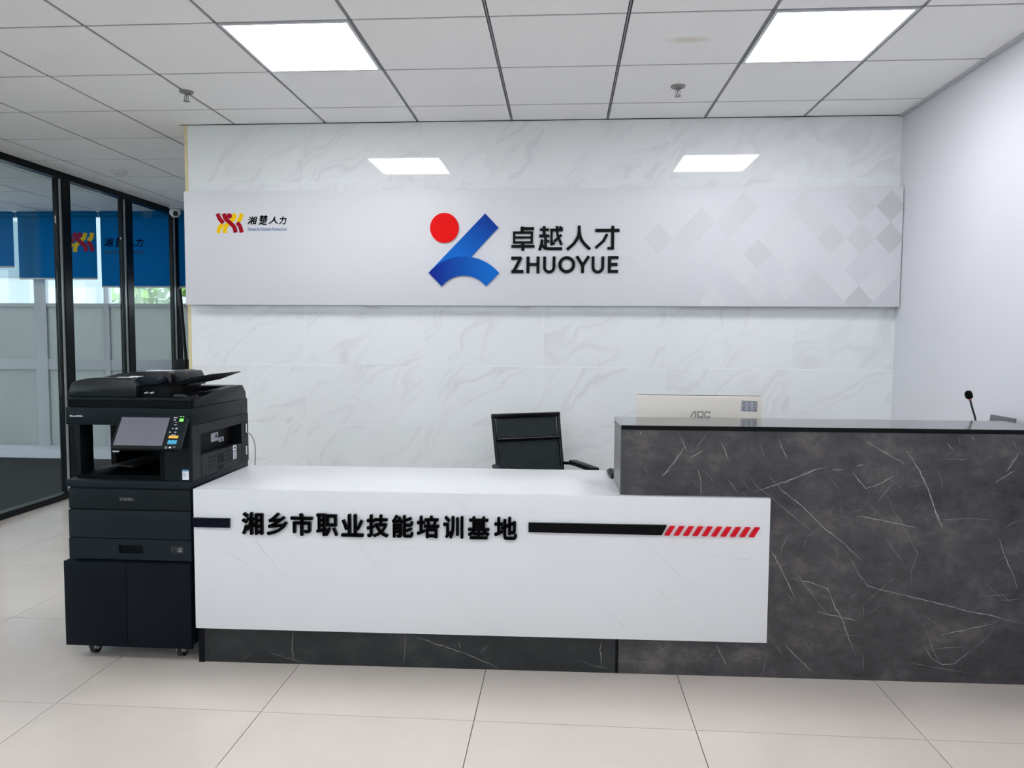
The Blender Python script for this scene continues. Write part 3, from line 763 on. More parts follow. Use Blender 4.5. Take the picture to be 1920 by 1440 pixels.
# ------------------------------------------------------------------ reception desk
VEIN_BRIGHT = [[(1.387, 0.954), (1.443, 0.873), (1.476, 0.801), (1.501, 0.738), (1.54, 0.648)],[(0.973, 0.843), (1.021, 0.871), (1.082, 0.886)],[(1.091, 0.872), (1.144, 0.873)],[(1.188, 0.891), (1.223, 0.895)],[(1.826, 0.951), (1.782, 0.878)],[(1.228, 0.99), (1.309, 0.944), (1.381, 0.901)],[(1.434,0.88), (1.471,0.819), (1.499,0.749), (1.524,0.669), (1.542,0.643)],[(0.846,0.845), (0.895,0.787), (0.984,0.717), (1.074,0.629), (1.162,0.564), (1.225,0.502)],[(0.782,0.777), (0.873,0.808), (0.946,0.833), (0.98,0.856), (1.031,0.874)],[(1.178,0.863), (1.232,0.797), (1.3,0.825), (1.358,0.862)],[(1.197,0.685), (1.323,0.666), (1.444,0.639)],[(0.858,0.54), (0.904,0.459), (0.965,0.334)],[(0.941,0.419), (1.02,0.407), (1.094,0.382), (1.128,0.301), (1.155,0.256), (1.179,0.189), (1.217,0.103)],[(1.05,0.286), (1.155,0.261), (1.216,0.249)],[(1.181,0.51), (1.219,0.439), (1.255,0.395), (1.333,0.374), (1.472,0.346), (1.603,0.313), (1.732,0.287), (1.879,0.255)],[(0.927,0.141), (1.036,0.032)],[(1.552,0.199), (1.649,0.224), (1.76,0.252)],[(1.489,0.152), (1.517,0.102), (1.561,0.076), (1.612,0.082), (1.679,0.139)],[(1.738,0.828), (1.815,0.882)],[(0.557,0.867), (0.571,0.822), (0.571,0.76)],[(0.408,0.838), (0.447,0.865)],[(0.892,0.135), (0.919,0.095)],[(0.648,0.133), (0.69,0.051)],[(1.765,0.603), (1.789,0.532), (1.822,0.462), (1.847,0.395)],[(0.482,1.002), (0.502,0.962), (0.508,0.943)],[(0.502,0.962), (0.487,0.932), (0.416,0.835)],[(0.319,1.021), (0.326,1.007)],[(0.647,0.985), (0.666,0.942), (0.676,0.913)],[(0.879,0.996), (0.901,0.945), (0.913,0.916)],[(0.521,0.912), (0.544,0.927), (0.578,0.943)],[(1.64,1.018), (1.651,0.999)],[(1.545,0.989), (1.571,0.958)],[(1.802,1.003), (1.817,0.968)]]
VEIN_FAINT = [[(0.754,0.852), (0.808,0.79), (0.861,0.751), (0.968,0.663), (1.048,0.602)],[(1.319,0.772), (1.338,0.719), (1.374,0.666), (1.42,0.587), (1.448,0.534), (1.425,0.462), (1.432,0.39)],[(1.277,0.736), (1.318,0.799), (1.342,0.826)],[(1.302,0.629), (1.335,0.572), (1.398,0.479)],[(0.931,0.446), (0.975,0.434), (1.021,0.371), (1.075,0.3), (1.116,0.26)],[(1.232,0.313), (1.299,0.378), (1.357,0.433)],[(1.14,0.183), (1.236,0.19)],[(1.679,0.139), (1.745,0.204), (1.776,0.272)],[(1.431,0.082), (1.51,0.066), (1.614,0.051), (1.7,0.039)],[(1.48,0.256), (1.515,0.157), (1.552,0.081)],[(1.52,0.134), (1.584,0.148), (1.653,0.147)],[(1.784,0.648), (1.817,0.67), (1.858,0.684)],[(1.528,0.674), (1.587,0.679), (1.655,0.685), (1.74,0.678)],[(1.247,0.113), (1.246,0.035)],[(0.857,0.107), (0.838,0.005)],[(0.791,0.084), (0.831,0.079)],[(0.256,0.057), (0.31,0.051), (0.391,0.049)],[(0.672,0.833), (0.703,0.798), (0.717,0.771)],[(1.712,0.362), (1.826,0.377)],[(1.785,0.349), (1.861,0.357)],[(0.899,0.513), (0.902,0.55), (0.935,0.609)],[(0.989,0.551), (1.005,0.588)],[(1.727,0.415), (1.789,0.354)],[(0.265,1.017), (0.28,0.988)],[(0.66,0.966), (0.679,0.98)],[(0.801,0.984), (0.816,0.944), (0.831,0.915)],[(0.553,0.944), (0.552,0.962), (0.575,0.992), (0.596,1.018)],[(1.585,1.012), (1.597,0.986)],[(1.825,0.955), (1.814,0.929), (1.797,0.9)]]
KICK_BRIGHT = [[(-1.137,0.14), (-1.143,0.081), (-1.137,0.014)],[(-0.609,0.133), (-0.469,0.089), (-0.365,0.055), (-0.261,0.01)],[(0.174,0.136), (0.169,0.096), (0.178,0.025)]]
KICK_FAINT = [[(-0.656,0.142), (-0.654,0.073), (-0.662,0.011)],[(-1.243,0.046), (-1.089,0.007)],[(0.068,0.051), (0.221,0.013)],[(-1.323,0.044), (-1.356,0.01)],[(-0.334,0.071), (-0.298,0.109)],[(-0.417,0.08), (-0.427,0.116)]]
WHITE_VEINS = [[(-0.918,0.738), (-0.892,0.706), (-0.86,0.673), (-0.808,0.609), (-0.759,0.544)],[(-0.854,0.542), (-0.808,0.492), (-0.756,0.432)],[(-0.456,0.746), (-0.385,0.682)],[(-1.29,0.56), (-1.238,0.483)],[(-0.255,0.554), (-0.223,0.522), (-0.191,0.542)],[(-0.71,0.525), (-0.612,0.524), (-0.514,0.513)],[(0.358,0.691), (0.421,0.643), (0.471,0.549)],[(0.361,0.551), (0.459,0.459), (0.544,0.384)],[(0.382,0.385), (0.444,0.323), (0.507,0.274), (0.535,0.216)],[(0.197,0.275), (0.251,0.227), (0.292,0.168)],[(0.572,0.524), (0.677,0.518), (0.791,0.498)],[(-1.482,0.542), (-1.464,0.524), (-1.458,0.512), (-1.431,0.534)],[(-1.456,0.494), (-1.401,0.483), (-1.323,0.442), (-1.237,0.378)],[(-1.291,0.552), (-1.238,0.487), (-1.185,0.415), (-1.125,0.374)]]
TOP_VEINS = [[(-0.443,0.471), (-0.344,0.342), (-0.223,0.266), (-0.111,0.164), (0.005,0.069)],[(-0.038,0.566), (0.039,0.453), (0.105,0.283), (0.161,0.186)],[(-1.272,0.461), (-1.136,0.292), (-1.016,0.15), (-0.89,0.043)]]
DA = math.atan(0.019)
DO = (0.0, 3.028, 0.0)
desk = thing('reception_desk', 'low white marble reception desk with black lettering and red stripes', 'desk', DO, DA)
D0 = -0.030                                  # white front stands proud of the plinth
L = dict(world=False)
box('front_panel', 'whitestone', desk, -1.547, 0.845, D0, -0.0005, 0.158, 0.757, bevel=0.0012, **L)
box('tabletop', 'whitestone', desk, -1.547, 0.2425, 0.0, 0.56, 0.727, 0.757, bevel=0.001, **L)
box('side_panel', 'whitestone', desk, -1.547, -1.522, 0.0005, 0.56, 0.001, 0.7265, **L)
box('inner_shelf', 'whitestone', desk, -1.5215, 0.235, 0.05, 0.5, 0.58, 0.598, **L)
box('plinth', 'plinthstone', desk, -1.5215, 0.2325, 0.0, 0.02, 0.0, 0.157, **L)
box('edge_trim', 'black_edge', desk, -1.5475, -1.5222, -0.006, 0.0, 0.0, 0.1575, **L)
fd = lambda off: (lambda u, v, w: (u, off - w, v))
def ribbon(mb, pts, wd, f, rng, jit=0.0022):
    P = [Vector(p) for p in pts]; path = []
    for a, b in zip(P, P[1:]):
        n = max(2, int((b - a).length / 0.018))
        for k in range(n): path.append(a.lerp(b, k / n))
    path.append(P[-1]); n = len(path)
    for i in range(1, n - 1): path[i] = path[i] + Vector((rng.uniform(-jit, jit), rng.uniform(-jit, jit)))
    L_, R_ = [], []
    for i, p in enumerate(path):
        d = (path[min(n - 1, i + 1)] - path[max(0, i - 1)]).normalized(); nn = Vector((-d.y, d.x))
        e = min(1, 0.25 + 4 * i / n, 0.25 + 4 * (n - 1 - i) / n) * rng.uniform(0.35, 1.0)
        h = wd / 2 * e; L_.append(mb.bm.verts.new(f(*(p + nn * h), 0.00025))); R_.append(mb.bm.verts.new(f(*(p - nn * h), 0.00025)))
    for i in range(n - 1): mb.bm.faces.new((L_[i], L_[i + 1], R_[i + 1], R_[i]))
def veins(name, lst, wd, mat, parent, f, seed, jit=0.0022):
    mb = MB(); rng = random.Random(seed)
    for l in lst: ribbon(mb, l, wd, f, rng, jit)
    return mb.build(name, mat, parent, world=False, kind='stuff')
veins('marble_veins', WHITE_VEINS, 0.0026, 'white_vein', desk, fd(D0), 3, 0.004)
veins('marble_veins', TOP_VEINS, 0.006, 'top_vein', desk, lambda u, v, w: (u, v, 0.757 + w), 4, 0.006)
veins('stone_veins', [[p for p in l if p[0] < 0.23] for l in KICK_BRIGHT], 0.0022, 'vein_bright', desk, fd(0.0), 5)
veins('stone_veins', [[p for p in l if p[0] < 0.23] for l in KICK_FAINT], 0.0022, 'vein_faint', desk, fd(0.0), 6)
# lettering on the front
CH = [(-1.336, -1.245), (-1.230, -1.142), (-1.128, -1.033), (-1.019, -0.928), (-0.914, -0.820), (-0.807, -0.715), (-0.701, -0.611), (-0.597, -0.503), (-0.487, -0.403), (-0.385, -0.294), (-0.276, -0.181)]
for (a, b), ch in zip(CH, '湘乡市职业技能培训基地'):
    mb = MB(); text_piece(mb, ch, fd(D0), a, b, 0.569, 0.664, 0.013, 0.028)
    mb.build('chinese_character', 'letter_black', desk, world=False)
box('navy_bar', 'letter_navy', desk, -1.5465, -1.388, D0 - 0.012, D0 - 0.0001, 0.597, 0.636, **L)
MB().prism([(-0.134, 0.642), (0.429, 0.642), (0.409, 0.601), (-0.134, 0.603)], fd(D0), 0.0001, 0.012).build('black_bar', 'letter_black', desk, world=False)
for k in range(10):
    x = 0.420 + 0.0378 * k
    MB().prism([(x, 0.600), (x + 0.0195, 0.600), (x + 0.0425, 0.639), (x + 0.023, 0.639)], fd(D0), 0.0001, 0.012).build('red_stripe', 'letter_red', desk, world=False)

# tall dark counter
ct = thing('reception_counter', 'tall dark grey stone counter with white veins on the right', 'counter', DO, DA)
CX0, CX1 = 0.243, 2.012
box('front_panel', 'darkstone', ct, CX0 + 0.0015, CX1, 0.0, 0.02, 0.0, 1.0265, **L)
box('side_panel', 'side_grey', ct, CX0, CX0 + 0.02, 0.0205, 0.315, 0.7575, 1.0265, **L)
box('edge_trim', 'black_edge', ct, CX0 - 0.009, CX0 + 0.001, -0.0008, 0.02, 0.0, 0.157, **L)
box('back_panel', 'darkstone_top', ct, CX0 + 0.0205, CX1, 0.297, 0.315, 0.7575, 1.0265, **L)
box('shelf_top', 'darkstone_top', ct, CX0 - 0.001, CX1, -0.0005, 0.330, 1.031, 1.045, **L)
box('edge_band', 'black_edge', ct, CX0 - 0.001, CX1, -0.0035, -0.0007, 1.027, 1.0445, **L)
box('underlay', 'black_edge', ct, CX0, CX1, 0.0, 0.329, 1.0267, 1.0308, **L)
wt = thing('worktop', 'white worktop behind the tall dark counter, under the monitor', 'worktop', DO, DA)
MB().prism([(CX0 + 0.0005, 0.0205), (CX1, 0.0205), (CX1, 0.72), (1.1, 0.72), (1.1, 0.56), (CX0 + 0.0005, 0.56)], lambda u, v, w: (u, v, w), 0.727, 0.757).build('tabletop', 'whitestone', wt, world=False)
box('leg_panel', 'whitestone', wt, CX0 + 0.0005, CX0 + 0.02, 0.0205, 0.55, 0.0, 0.7265, **L)
box('leg_panel', 'whitestone', wt, CX1 - 0.02, CX1, 0.0205, 0.71, 0.0, 0.7265, **L)
def outside_white(l): return [p for p in l if not (p[0] < 0.849 and 0.154 < p[1] < 0.759)]
f0 = fd(0.0)
KB = [[p for p in l if p[0] > 0.25] for l in KICK_FAINT]
def ok(lst): return [l for l in (outside_white(l) for l in lst) if len(l) > 1]
veins('stone_veins', ok(VEIN_BRIGHT), 0.0025, 'vein_bright', ct, f0, 11)
veins('stone_veins', ok(VEIN_FAINT), 0.0025, 'vein_faint', ct, f0, 12)
rg = random.Random(21); extra = []
for k in range(46):
    x, z = rg.uniform(0.28, 1.95), rg.uniform(0.02, 1.0)
    a = math.radians(rg.choice((-62, -55, -35, 40, -75, 10)) + rg.uniform(-10, 10)); ln = rg.uniform(0.02, 0.09)
    p = [(x, z), (x + ln * math.cos(a) * .5 + .004, z + ln * math.sin(a) * .5), (x + ln * math.cos(a), z + ln * math.sin(a))]
    if all(0.01 < q[1] < 1.02 for q in p): extra.append(p)
veins('stone_veins', ok(extra), 0.0020, 'vein_faint', ct, f0, 13)

def dk(x, y, z=0.0):
    """desk frame to world"""
    c, s = math.cos(DA), math.sin(DA)
    return (DO[0] + c * x - s * y, DO[1] + s * x + c * y, z)
# ------------------------------------------------------------------ monitor
mo = thing('computer_monitor', 'cream monitor seen from behind, standing on the worktop behind the counter', 'monitor', dk(0.65, 0.47, 0.757), 0.010)
box('stand_base', 'monitor', mo, -0.10, 0.10, -0.05, 0.085, 0.0, 0.012, bevel=0.004, **L)
box('stand_neck', 'monitor', mo, -0.035, 0.035, 0.0175, 0.06, 0.0122, 0.12, bevel=0.003, **L)
MW = 0.2885
box('back_shell', 'monitor', mo, -MW, MW, -0.012, 0.009, 0.04, 0.376, bevel=0.003, **L)
box('bezel', 'monitor_edge', mo, -MW + 0.0005, MW - 0.0005, 0.0092, 0.017, 0.0405, 0.3785, bevel=0.001, **L)
box('screen', 'lcd', mo, -MW + 0.01, MW - 0.01, 0.0172, 0.0182, 0.06, 0.37, **L)
fm_ = lambda u, v, w: (u, -0.012 - w, v)
def lg(a, b): return (-0.288 + (a - 205) * (0.576 / 1420) + 0.001, 0.376 - (b - 248) * (0.107 / 262))
U2 = 0.576 / 1420
box_ = box
mb = MB()
for wd, pts in [(17, [(812, 492), (852, 428), (868, 428)]), (20, [(872, 420), (872, 492)])]:
    mb.prism(stroke_poly([lg(*p) for p in pts], wd * U2), fm_, 0, 0.0006)
mb.build('logo_letter', 'monitor_logo', mo, world=False)
mb = MB()
mb.prism(stroke_poly([lg(*p) for p in [(928, 429), (955, 429), (955, 488), (900, 488), (900, 429), (930, 429)]], 17 * U2), fm_, 0, 0.0006)
mb.build('logo_letter', 'monitor_logo', mo, world=False)
mb = MB()
mb.prism(stroke_poly([lg(*p) for p in [(1038, 448), (1030, 430), (986, 430), (978, 440), (978, 480), (986, 490), (1028, 490), (1036, 474)]], 17 * U2), fm_, 0, 0.0006)
mb.build('logo_letter', 'monitor_logo', mo, world=False)
(a0, b0), (a1, b1) = lg(1392, 296), lg(1574, 420)
st = MB().prism([(a0, b0), (a1, b0 - .002), (a1 - .004, b1 - .002), (a0 - .003, b1 + .001)], fm_, 0, 0.0005).build('rating_label', 'label_grey', mo, world=False)
mb = MB(); rg = random.Random(3)
for k in range(6):
    zz_ = b0 - 0.006 - k * 0.0078
    for q in range(3):
        xa = a0 + 0.003 + q * 0.024 + rg.uniform(0, .004); mb.prism([(xa, zz_), (xa + rg.uniform(.010, .019), zz_), (xa + .012, zz_ - .0022), (xa, zz_ - .0022)], fm_, 0.0005, 0.0008)
mb.prism([(a0, b0), (a1, b0 - .002), (a1, b0 - .0032), (a0, b0 - .0012)], fm_, 0.0005, 0.0008)
mb.prism([(a1 - .0015, b0 - .002), (a1, b0 - .002), (a1 - .004, b1 - .002), (a1 - .0055, b1 - .002)], fm_, 0.0005, 0.0008)
mb.build('printed_lines', 'ink', st, world=False)

# ------------------------------------------------------------------ keyboard
kb = thing('keyboard', 'black keyboard, its end showing past the dark counter on the white desk', 'keyboard', dk(0.384, 0.425, 0.757), math.radians(3))
box('key_tray', 'copier', kb, -0.155, 0.155, -0.085, 0.085, 0.003, 0.016, bevel=0.004, **L)
k0 = None
for r in range(5):
    for c in range(14):
        x, y = -0.138 + c * 0.0212, -0.062 + r * 0.03
        if k0 is None:
            k0 = MB().box(-0.0092, 0.0092, -0.0125, 0.0125, 0, 0.007, bevel=0.002, seg=1).build('key', 'letter_black', kb, world=False); k0.location = (x, y, 0.0161)
        else: share('key', k0.data, kb, (x, y, 0.0161))
for x in (-0.13, 0.13): box('rubber_foot', 'rubber', kb, x - 0.01, x + 0.01, -0.07, -0.05, 0.0, 0.003, **L); box('rubber_foot', 'rubber', kb, x - 0.01, x + 0.01, 0.05, 0.07, 0.0, 0.003, **L)

# ------------------------------------------------------------------ microphone and laptop
mx_, my_ = 1.975, 3.66
mc = thing('desk_microphone', 'black gooseneck microphone with foam head and pink ring behind the counter', 'microphone', (mx_, my_, 0.757))
MB().lathe([(0.001, 0), (0.055, 0), (0.055, 0.015), (0.045, 0.028), (0.014, 0.034), (0.001, 0.034)], (mx_, my_, 0.757)).build('weighted_base', 'ink', mc, smooth=True)
MP = [(mx_, my_, 0.785), (mx_ + 0.004, my_, 0.90), (mx_ + 0.002, my_, 1.01), (mx_ - 0.016, my_, 1.075), (mx_ - 0.029, my_, 1.118)]
MB().tube(smooth_pts(MP, 5), 0.0045, 10).build('gooseneck', 'ink', mc, smooth=True)
d_ = (Vector(MP[-1]) - Vector(MP[-2])).normalized(); q = Vector(MP[-1])
MB().tube([q - d_ * .002, q + d_ * .004], 0.0075, 14).build('indicator_ring', 'mic_red', mc, smooth=True)
MB().tube([q + d_ * t for t in (0.0042, .008, .015, .028, .038, .043, .045)], [0.007, .0135, .0165, .017, .0145, .009, .003], 16).build('foam_windscreen', 'foam', mc, smooth=True)
lx, ly = 2.035, 3.585
lp = thing('laptop', 'dark grey laptop, only the top of its lid showing behind the microphone', 'laptop', (1.93, 3.52, 0.757))
box('keyboard_deck', 'laptop', lp, 1.80, 2.005, 3.405, 3.59, 0.7575, 0.775, bevel=0.003)
MB().prism([(1.968, 0.775), (2.006, 1.055), (2.014, 1.055), (1.976, 0.775)], lambda u, v, w: (u, w, v), 3.405, 3.595, bevel=0.002).build('screen_lid', 'laptop', lp, smooth=True)

# ------------------------------------------------------------------ office chair
ch_ = thing('office_chair', 'black mesh back office chair behind the white desk', 'chair', (-0.094, 4.16, -0.0), math.radians(25))
CW = 0.205
def lean(z): return 0.17 + max(0.0, z - 0.46) * 0.26      # back recline
fr = MB()
for s in (-1, 1):
    fr.tube(smooth_pts([(s * CW, -0.20, 0.445), (s * CW, 0.08, 0.43), (s * CW, 0.17, 0.47), (s * (CW + .002), lean(0.7), 0.70), (s * (CW + .006), lean(0.932), 0.932)], 6), 0.0125, 10)
fr.build('side_rail', 'chair_frame', ch_, smooth=True, world=False)
zt = 0.935
MB().box(-CW - 0.016, CW + 0.016, lean(zt) - 0.014, lean(zt) + 0.014, zt - 0.014, zt + 0.014, bevel=0.004).build('top_rail', 'chair_frame', ch_, smooth=True, world=False)
for zc in (0.800,): MB().tube([(-CW, lean(zc) - 0.010, zc), (CW, lean(zc) - 0.010, zc)], 0.0115, 12).build('cross_bar', 'chair_frame', ch_, smooth=True, world=False)
MB().tube([(-CW, lean(0.55), 0.55), (CW, lean(0.55), 0.55)], 0.0115, 12).build('cross_bar', 'chair_frame', ch_, smooth=True, world=False)
MB().prism([(lean(0.47), 0.48), (lean(0.922), 0.922), (lean(0.922) + .004, 0.922), (lean(0.47) + .004, 0.48)], lambda u, v, w: (w, u, v), -CW + 0.010, CW - 0.010).build('backrest_mesh', 'mesh', ch_, world=False)
MB().box(-CW + .010, CW - .010, -0.24, 0.16, 0.445, 0.475, bevel=0.010).build('seat', 'mesh', ch_, smooth=True, world=False)
for s in (-1, 1):
    ar = MB().tube(smooth_pts([(s * (CW + .012), lean(0.68) - .01, 0.645), (s * (CW + .032), 0.12, 0.652), (s * (CW + .045), -0.12, 0.642), (s * (CW + .04), -0.20, 0.60), (s * (CW + .012), -0.17, 0.46)], 6), 0.010, 10).build('armrest', 'chair_frame', ch_, smooth=True, world=False)
    MB().box(s * (CW + .038) - .026, s * (CW + .038) + .026, -0.15, 0.15, 0.650, 0.675, bevel=0.008).build('arm_pad', 'copier', ar, smooth=True, world=False)
MB().tube([(0, -0.04, 0.10), (0, -0.04, 0.43)], 0.025, 16).build('gas_lift', 'chair_frame', ch_, smooth=True, world=False)
for k in range(5):
    a = 2 * math.pi * k / 5 + 0.3; ex, ey = 0.29 * math.cos(a), -0.04 + 0.29 * math.sin(a)
    lg_ = MB().tube([(0, -0.04, 0.115), (ex, ey, 0.075)], [0.026, 0.015], 10).build('leg', 'chair_frame', ch_, smooth=True, world=False)
    MB().tube([(ex - .014 * math.sin(a), ey + .014 * math.cos(a), 0.029), (ex + .014 * math.sin(a), ey - .014 * math.cos(a), 0.029)], 0.029, 16).build('caster', 'rubber', lg_, smooth=True, world=False)
    MB().tube([(ex, ey, 0.05), (ex, ey, 0.078)], 0.006, 8).build('caster_stem', 'chrome', lg_, world=False)

# ------------------------------------------------------------------ copier stand
F = 2.985
cs = thing('copier_stand', 'black steel cabinet on casters under the photocopier', 'cabinet', (-1.84, 3.24, 0.0))
box('carcass', 'cabinet', cs, -2.122, -1.566, F, 3.52, 0.075, 0.4355, bevel=0.002)
for a, b in ((-2.124, -1.8475), (-1.8455, -1.564)):
    box('door', 'cabinet', cs, a, b, F - 0.0195, F - 0.0005, 0.066, 0.4345, bevel=0.0015)
for x, y in ((-2.045, 3.05), (-1.648, 3.05), (-2.045, 3.45), (-1.648, 3.45)):
    c = MB().box(x - 0.022, x + 0.022, y - 0.022, y + 0.022, 0.0705, 0.0748).build('caster', 'caster_steel', cs)
    MB().tube([(x - 0.011, y, 0.0275), (x + 0.011, y, 0.0275)], 0.027, 20).build('wheel', 'rubber', c, smooth=True)
    fk = MB()
    for s in (-1, 1):
        fk.prism([(y - 0.028, 0.0425), (y + 0.02, 0.07), (y - 0.02, 0.07), (y - 0.034, 0.058), (y - 0.03, 0.03), (y - 0.008, 0.018), (y + 0.008, 0.022)], lambda u, v, w: (w, u, v), x + s * 0.0135 - 0.0015, x + s * 0.0135 + 0.0015)
    fk.box(x - 0.015, x + 0.015, y - 0.036, y - 0.01, 0.052, 0.0702, bevel=0.004)
    fk.build('fork', 'caster_steel', c, smooth=True)

# ------------------------------------------------------------------ photocopier
cp = thing('photocopier', 'dark office photocopier with tilted touch panel left of the white desk', 'photocopier', (-1.83, 3.26, 0.436))
XL, XR, BK = -2.106, -1.566, 3.545
box('lower_body', 'copier', cp, XL + 0.004, XR, F + 0.013, BK, 0.4365, 0.7515, bevel=0.002)
fc = box('front_cover', 'copier', cp, XL, XR + 0.001, F - 0.001, F + 0.0125, 0.658, 0.746, bevel=0.004)
box('recess_line', 'copier_dark', cp, XL + 0.004, XR - 0.001, F + 0.004, F + 0.0128, 0.6555, 0.6575)
box('blank_panel', 'copier_drawer', cp, XL - 0.001, XR + 0.001, F - 0.004, F + 0.0125, 0.5335, 0.6555, bevel=0.004)
tr = MB()
# paper tray front with a recessed grip
x0, x1, z0, z1, gx0, gx1, gz0, gz1 = XL - 0.001, XR + 0.001, 0.442, 0.5315, -1.886, -1.778, 0.469, 0.506
for a, b, c, d in ((x0, gx0, z0, z1), (gx1, x1, z0, z1), (gx0, gx1, z0, gz0), (gx0, gx1, gz1, z1)):
    tr.box(a, b, F - 0.004, F + 0.0125, c, d)
tray = tr.build('paper_tray', 'copier_drawer', cp)
box('grip_recess', 'copier_dark', tray, gx0, gx1, F + 0.008, F + 0.0124, gz0, gz1)
rrect = lambda a, b, c, d, r: [(x, z) for cx, cz, s in ((b - r, d - r, 0), (a + r, d - r, 90), (a + r, c + r, 180), (b - r, c + r, 270)) for x, z in [(cx + r * math.cos(math.radians(s + t)), cz + r * math.sin(math.radians(s + t))) for t in (0, 30, 60, 90)]]
fF = lambda off: (lambda u, v, w: (u, off - w, v))
badge = MB().prism(rrect(-1.655, -1.599, 0.474, 0.507, 0.007), fF(F - 0.004), 0.0, 0.0006).build('paper_size_badge', 'ink', tray)
mb = MB(); text_piece(mb, 'A4', fF(F - 0.0046), -1.645, -1.624, 0.483, 0.496, 0.0003, 0.01)
for pp in ([(-1.619, 0.496), (-1.608, 0.496), (-1.608, 0.488), (-1.612, 0.483), (-1.619, 0.483), (-1.619, 0.496)],):
    mb.prism(stroke_poly(pp, 0.0014), fF(F - 0.0046), 0, 0.0003)
mb.build('badge_print', 'key_print', tray)
mb = MB(); text_piece(mb, 'TOSHIBA', fF(F - 0.001), -1.880, -1.812, 0.6965, 0.7095, 0.0006, 0.05)
mb.build('maker_name', 'key_print', cp)
# ledge
box('ledge', 'copier_drawer', cp, XL - 0.008, XR + 0.008, F - 0.008, BK, 0.754, 0.7845, bevel=0.004)
# cavity and uprights
box('cavity_floor', 'copier_dark', cp, XL + 0.02, -1.70, F + 0.03, BK - 0.02, 0.785, 0.800)
box('tower', 'copier_dark', cp, -1.700, -1.602, F + 0.006, BK - 0.003, 0.785, 1.0195)
box('tower_front', 'copier', cp, -1.676, XR + 0.009, F - 0.002, F + 0.0055, 0.785, 1.0195, bevel=0.002)
box('left_post', 'copier', cp, XL, XL + 0.022, 3.04, 3.13, 0.785, 1.0195, bevel=0.002)
box('left_wall', 'copier_dark', cp, XL, XL + 0.025, 3.29, BK - 0.003, 0.785, 1.0195)
box('rear_wall', 'copier_dark', cp, XL + 0.0255, -1.7005, BK - 0.03, BK - 0.003, 0.8005, 1.0195)
MB().prism([(-2.03, 0.815), (-1.93, 0.838), (-1.86, 0.832), (-1.86, 0.826), (-1.93, 0.832), (-2.03, 0.809)], lambda u, v, w: (u, w, v), 3.06, 3.36).build('output_tray', 'paper', cp)
MB().prism([(-1.99, 0.8003), (-1.97, 0.820), (-1.95, 0.826), (-1.95, 0.8003)], lambda u, v, w: (u, w, v), 3.18, 3.24).build('tray_support', 'copier_dark', cp)
box('beam', 'copier', cp, XL, XR + 0.009, F - 0.003, BK, 1.020, 1.0935, bevel=0.003)
mb = MB(); text_piece(mb, 'e-multifunction', fF(F - 0.003), -2.082, -2.033, 1.053, 1.061, 0.0005, 0.02) if False else mb.box(-2.086, -2.080, F - 0.0036, F - 0.003, 1.054, 1.061)
for k in range(9): mb.box(-2.078 + k * 0.0055, -2.0742 + k * 0.0055, F - 0.0035, F - 0.003, 1.054, 1.058 + (0.002 if 3 < k < 8 else 0))
mb.build('tiny_marking', 'key_print', cp)
# right side: framed recess, lower door with slots
SX = XR + 0.010
fS = lambda u, v, w: (SX - 0.0 + w, u, v)
mb = MB()
for a, b, c, d in ((F + 0.006, BK, 0.976, 1.0195), (F + 0.006, 3.062, 0.785, 0.9755), (3.466, BK, 0.785, 0.9755)):
    mb.box(-1.6015, SX, a, b, c, d)
mb.build('side_frame', 'copier_side', cp)
box('side_recess', 'copier_dark', cp, -1.6018, -1.598, 3.0625, 3.4655, 0.8865, 0.9755)
dr = MB().prism([(3.064, 0.786), (3.464, 0.786), (3.464, 0.880), (3.074, 0.886), (3.064, 0.878)], lambda u, v, w: (w, u, v), -1.6, SX + 0.001, bevel=0.0015).build('side_door', 'copier_side', cp)
for k in range(3):
    z = 0.861 - 0.017 * k
    box('vent_slot', 'copier_dark', dr, SX + 0.0008, SX + 0.0014, 3.125, 3.195, z - 0.003, z + 0.003)
    box('vent_slot', 'copier_dark', dr, SX + 0.0008, SX + 0.0014, 3.290, 3.360, z - 0.003, z + 0.003)
box('door_grip', 'copier_dark', dr, SX + 0.0008, SX + 0.0016, 3.212, 3.275, 0.823, 0.866)
box('door_grip', 'copier_dark', dr, SX + 0.0008, SX + 0.0016, 3.212, 3.275, 0.792, 0.811)
MB().prism(stroke_poly([(3.10, 0.787), (3.10, 0.806), (3.112, 0.815), (3.43, 0.813), (3.435, 0.787)], 0.002), lambda u, v, w: (SX + 0.001 + w, u, v), 0, 0.0003).build('door_seam', 'copier_dark', dr)
box('warning_label', 'label_white', cp, SX + 0.001, SX + 0.0016, 3.37, 3.405, 0.857, 0.882)
box('label_print', 'ink', cp, SX + 0.0016, SX + 0.0019, 3.378, 3.397, 0.864, 0.875)
box('grey_label', 'label_grey', cp, SX + 0.001, SX + 0.0015, 3.37, 3.408, 0.815, 0.853)
lb = box('warning_label', 'label_grey', cp, -1.598, -1.597, 3.24, 3.31, 0.915, 0.955)
MB().prism([(3.275, 0.930), (3.305, 0.930), (3.290, 0.950)], lambda u, v, w: (-1.597 + w, u, v), 0, 0.0004).build('warning_triangle', 'ink', lb)
lb = box('warning_label', 'label_grey', cp, -1.598, -1.597, 3.315, 3.365, 0.905, 0.927)
MB().prism([(3.332, 0.909), (3.352, 0.909), (3.342, 0.924)], lambda u, v, w: (-1.597 + w, u, v), 0, 0.0004).build('warning_triangle', 'ink', lb)
box('side_cover_seam', 'copier_dark', cp, SX + 0.0001, SX + 0.0006, F + 0.058, F + 0.060, 0.985, 1.093)
box('side_cover_seam', 'copier_dark', cp, SX + 0.0001, SX + 0.0006, 3.466, 3.468, 0.79, 1.055)
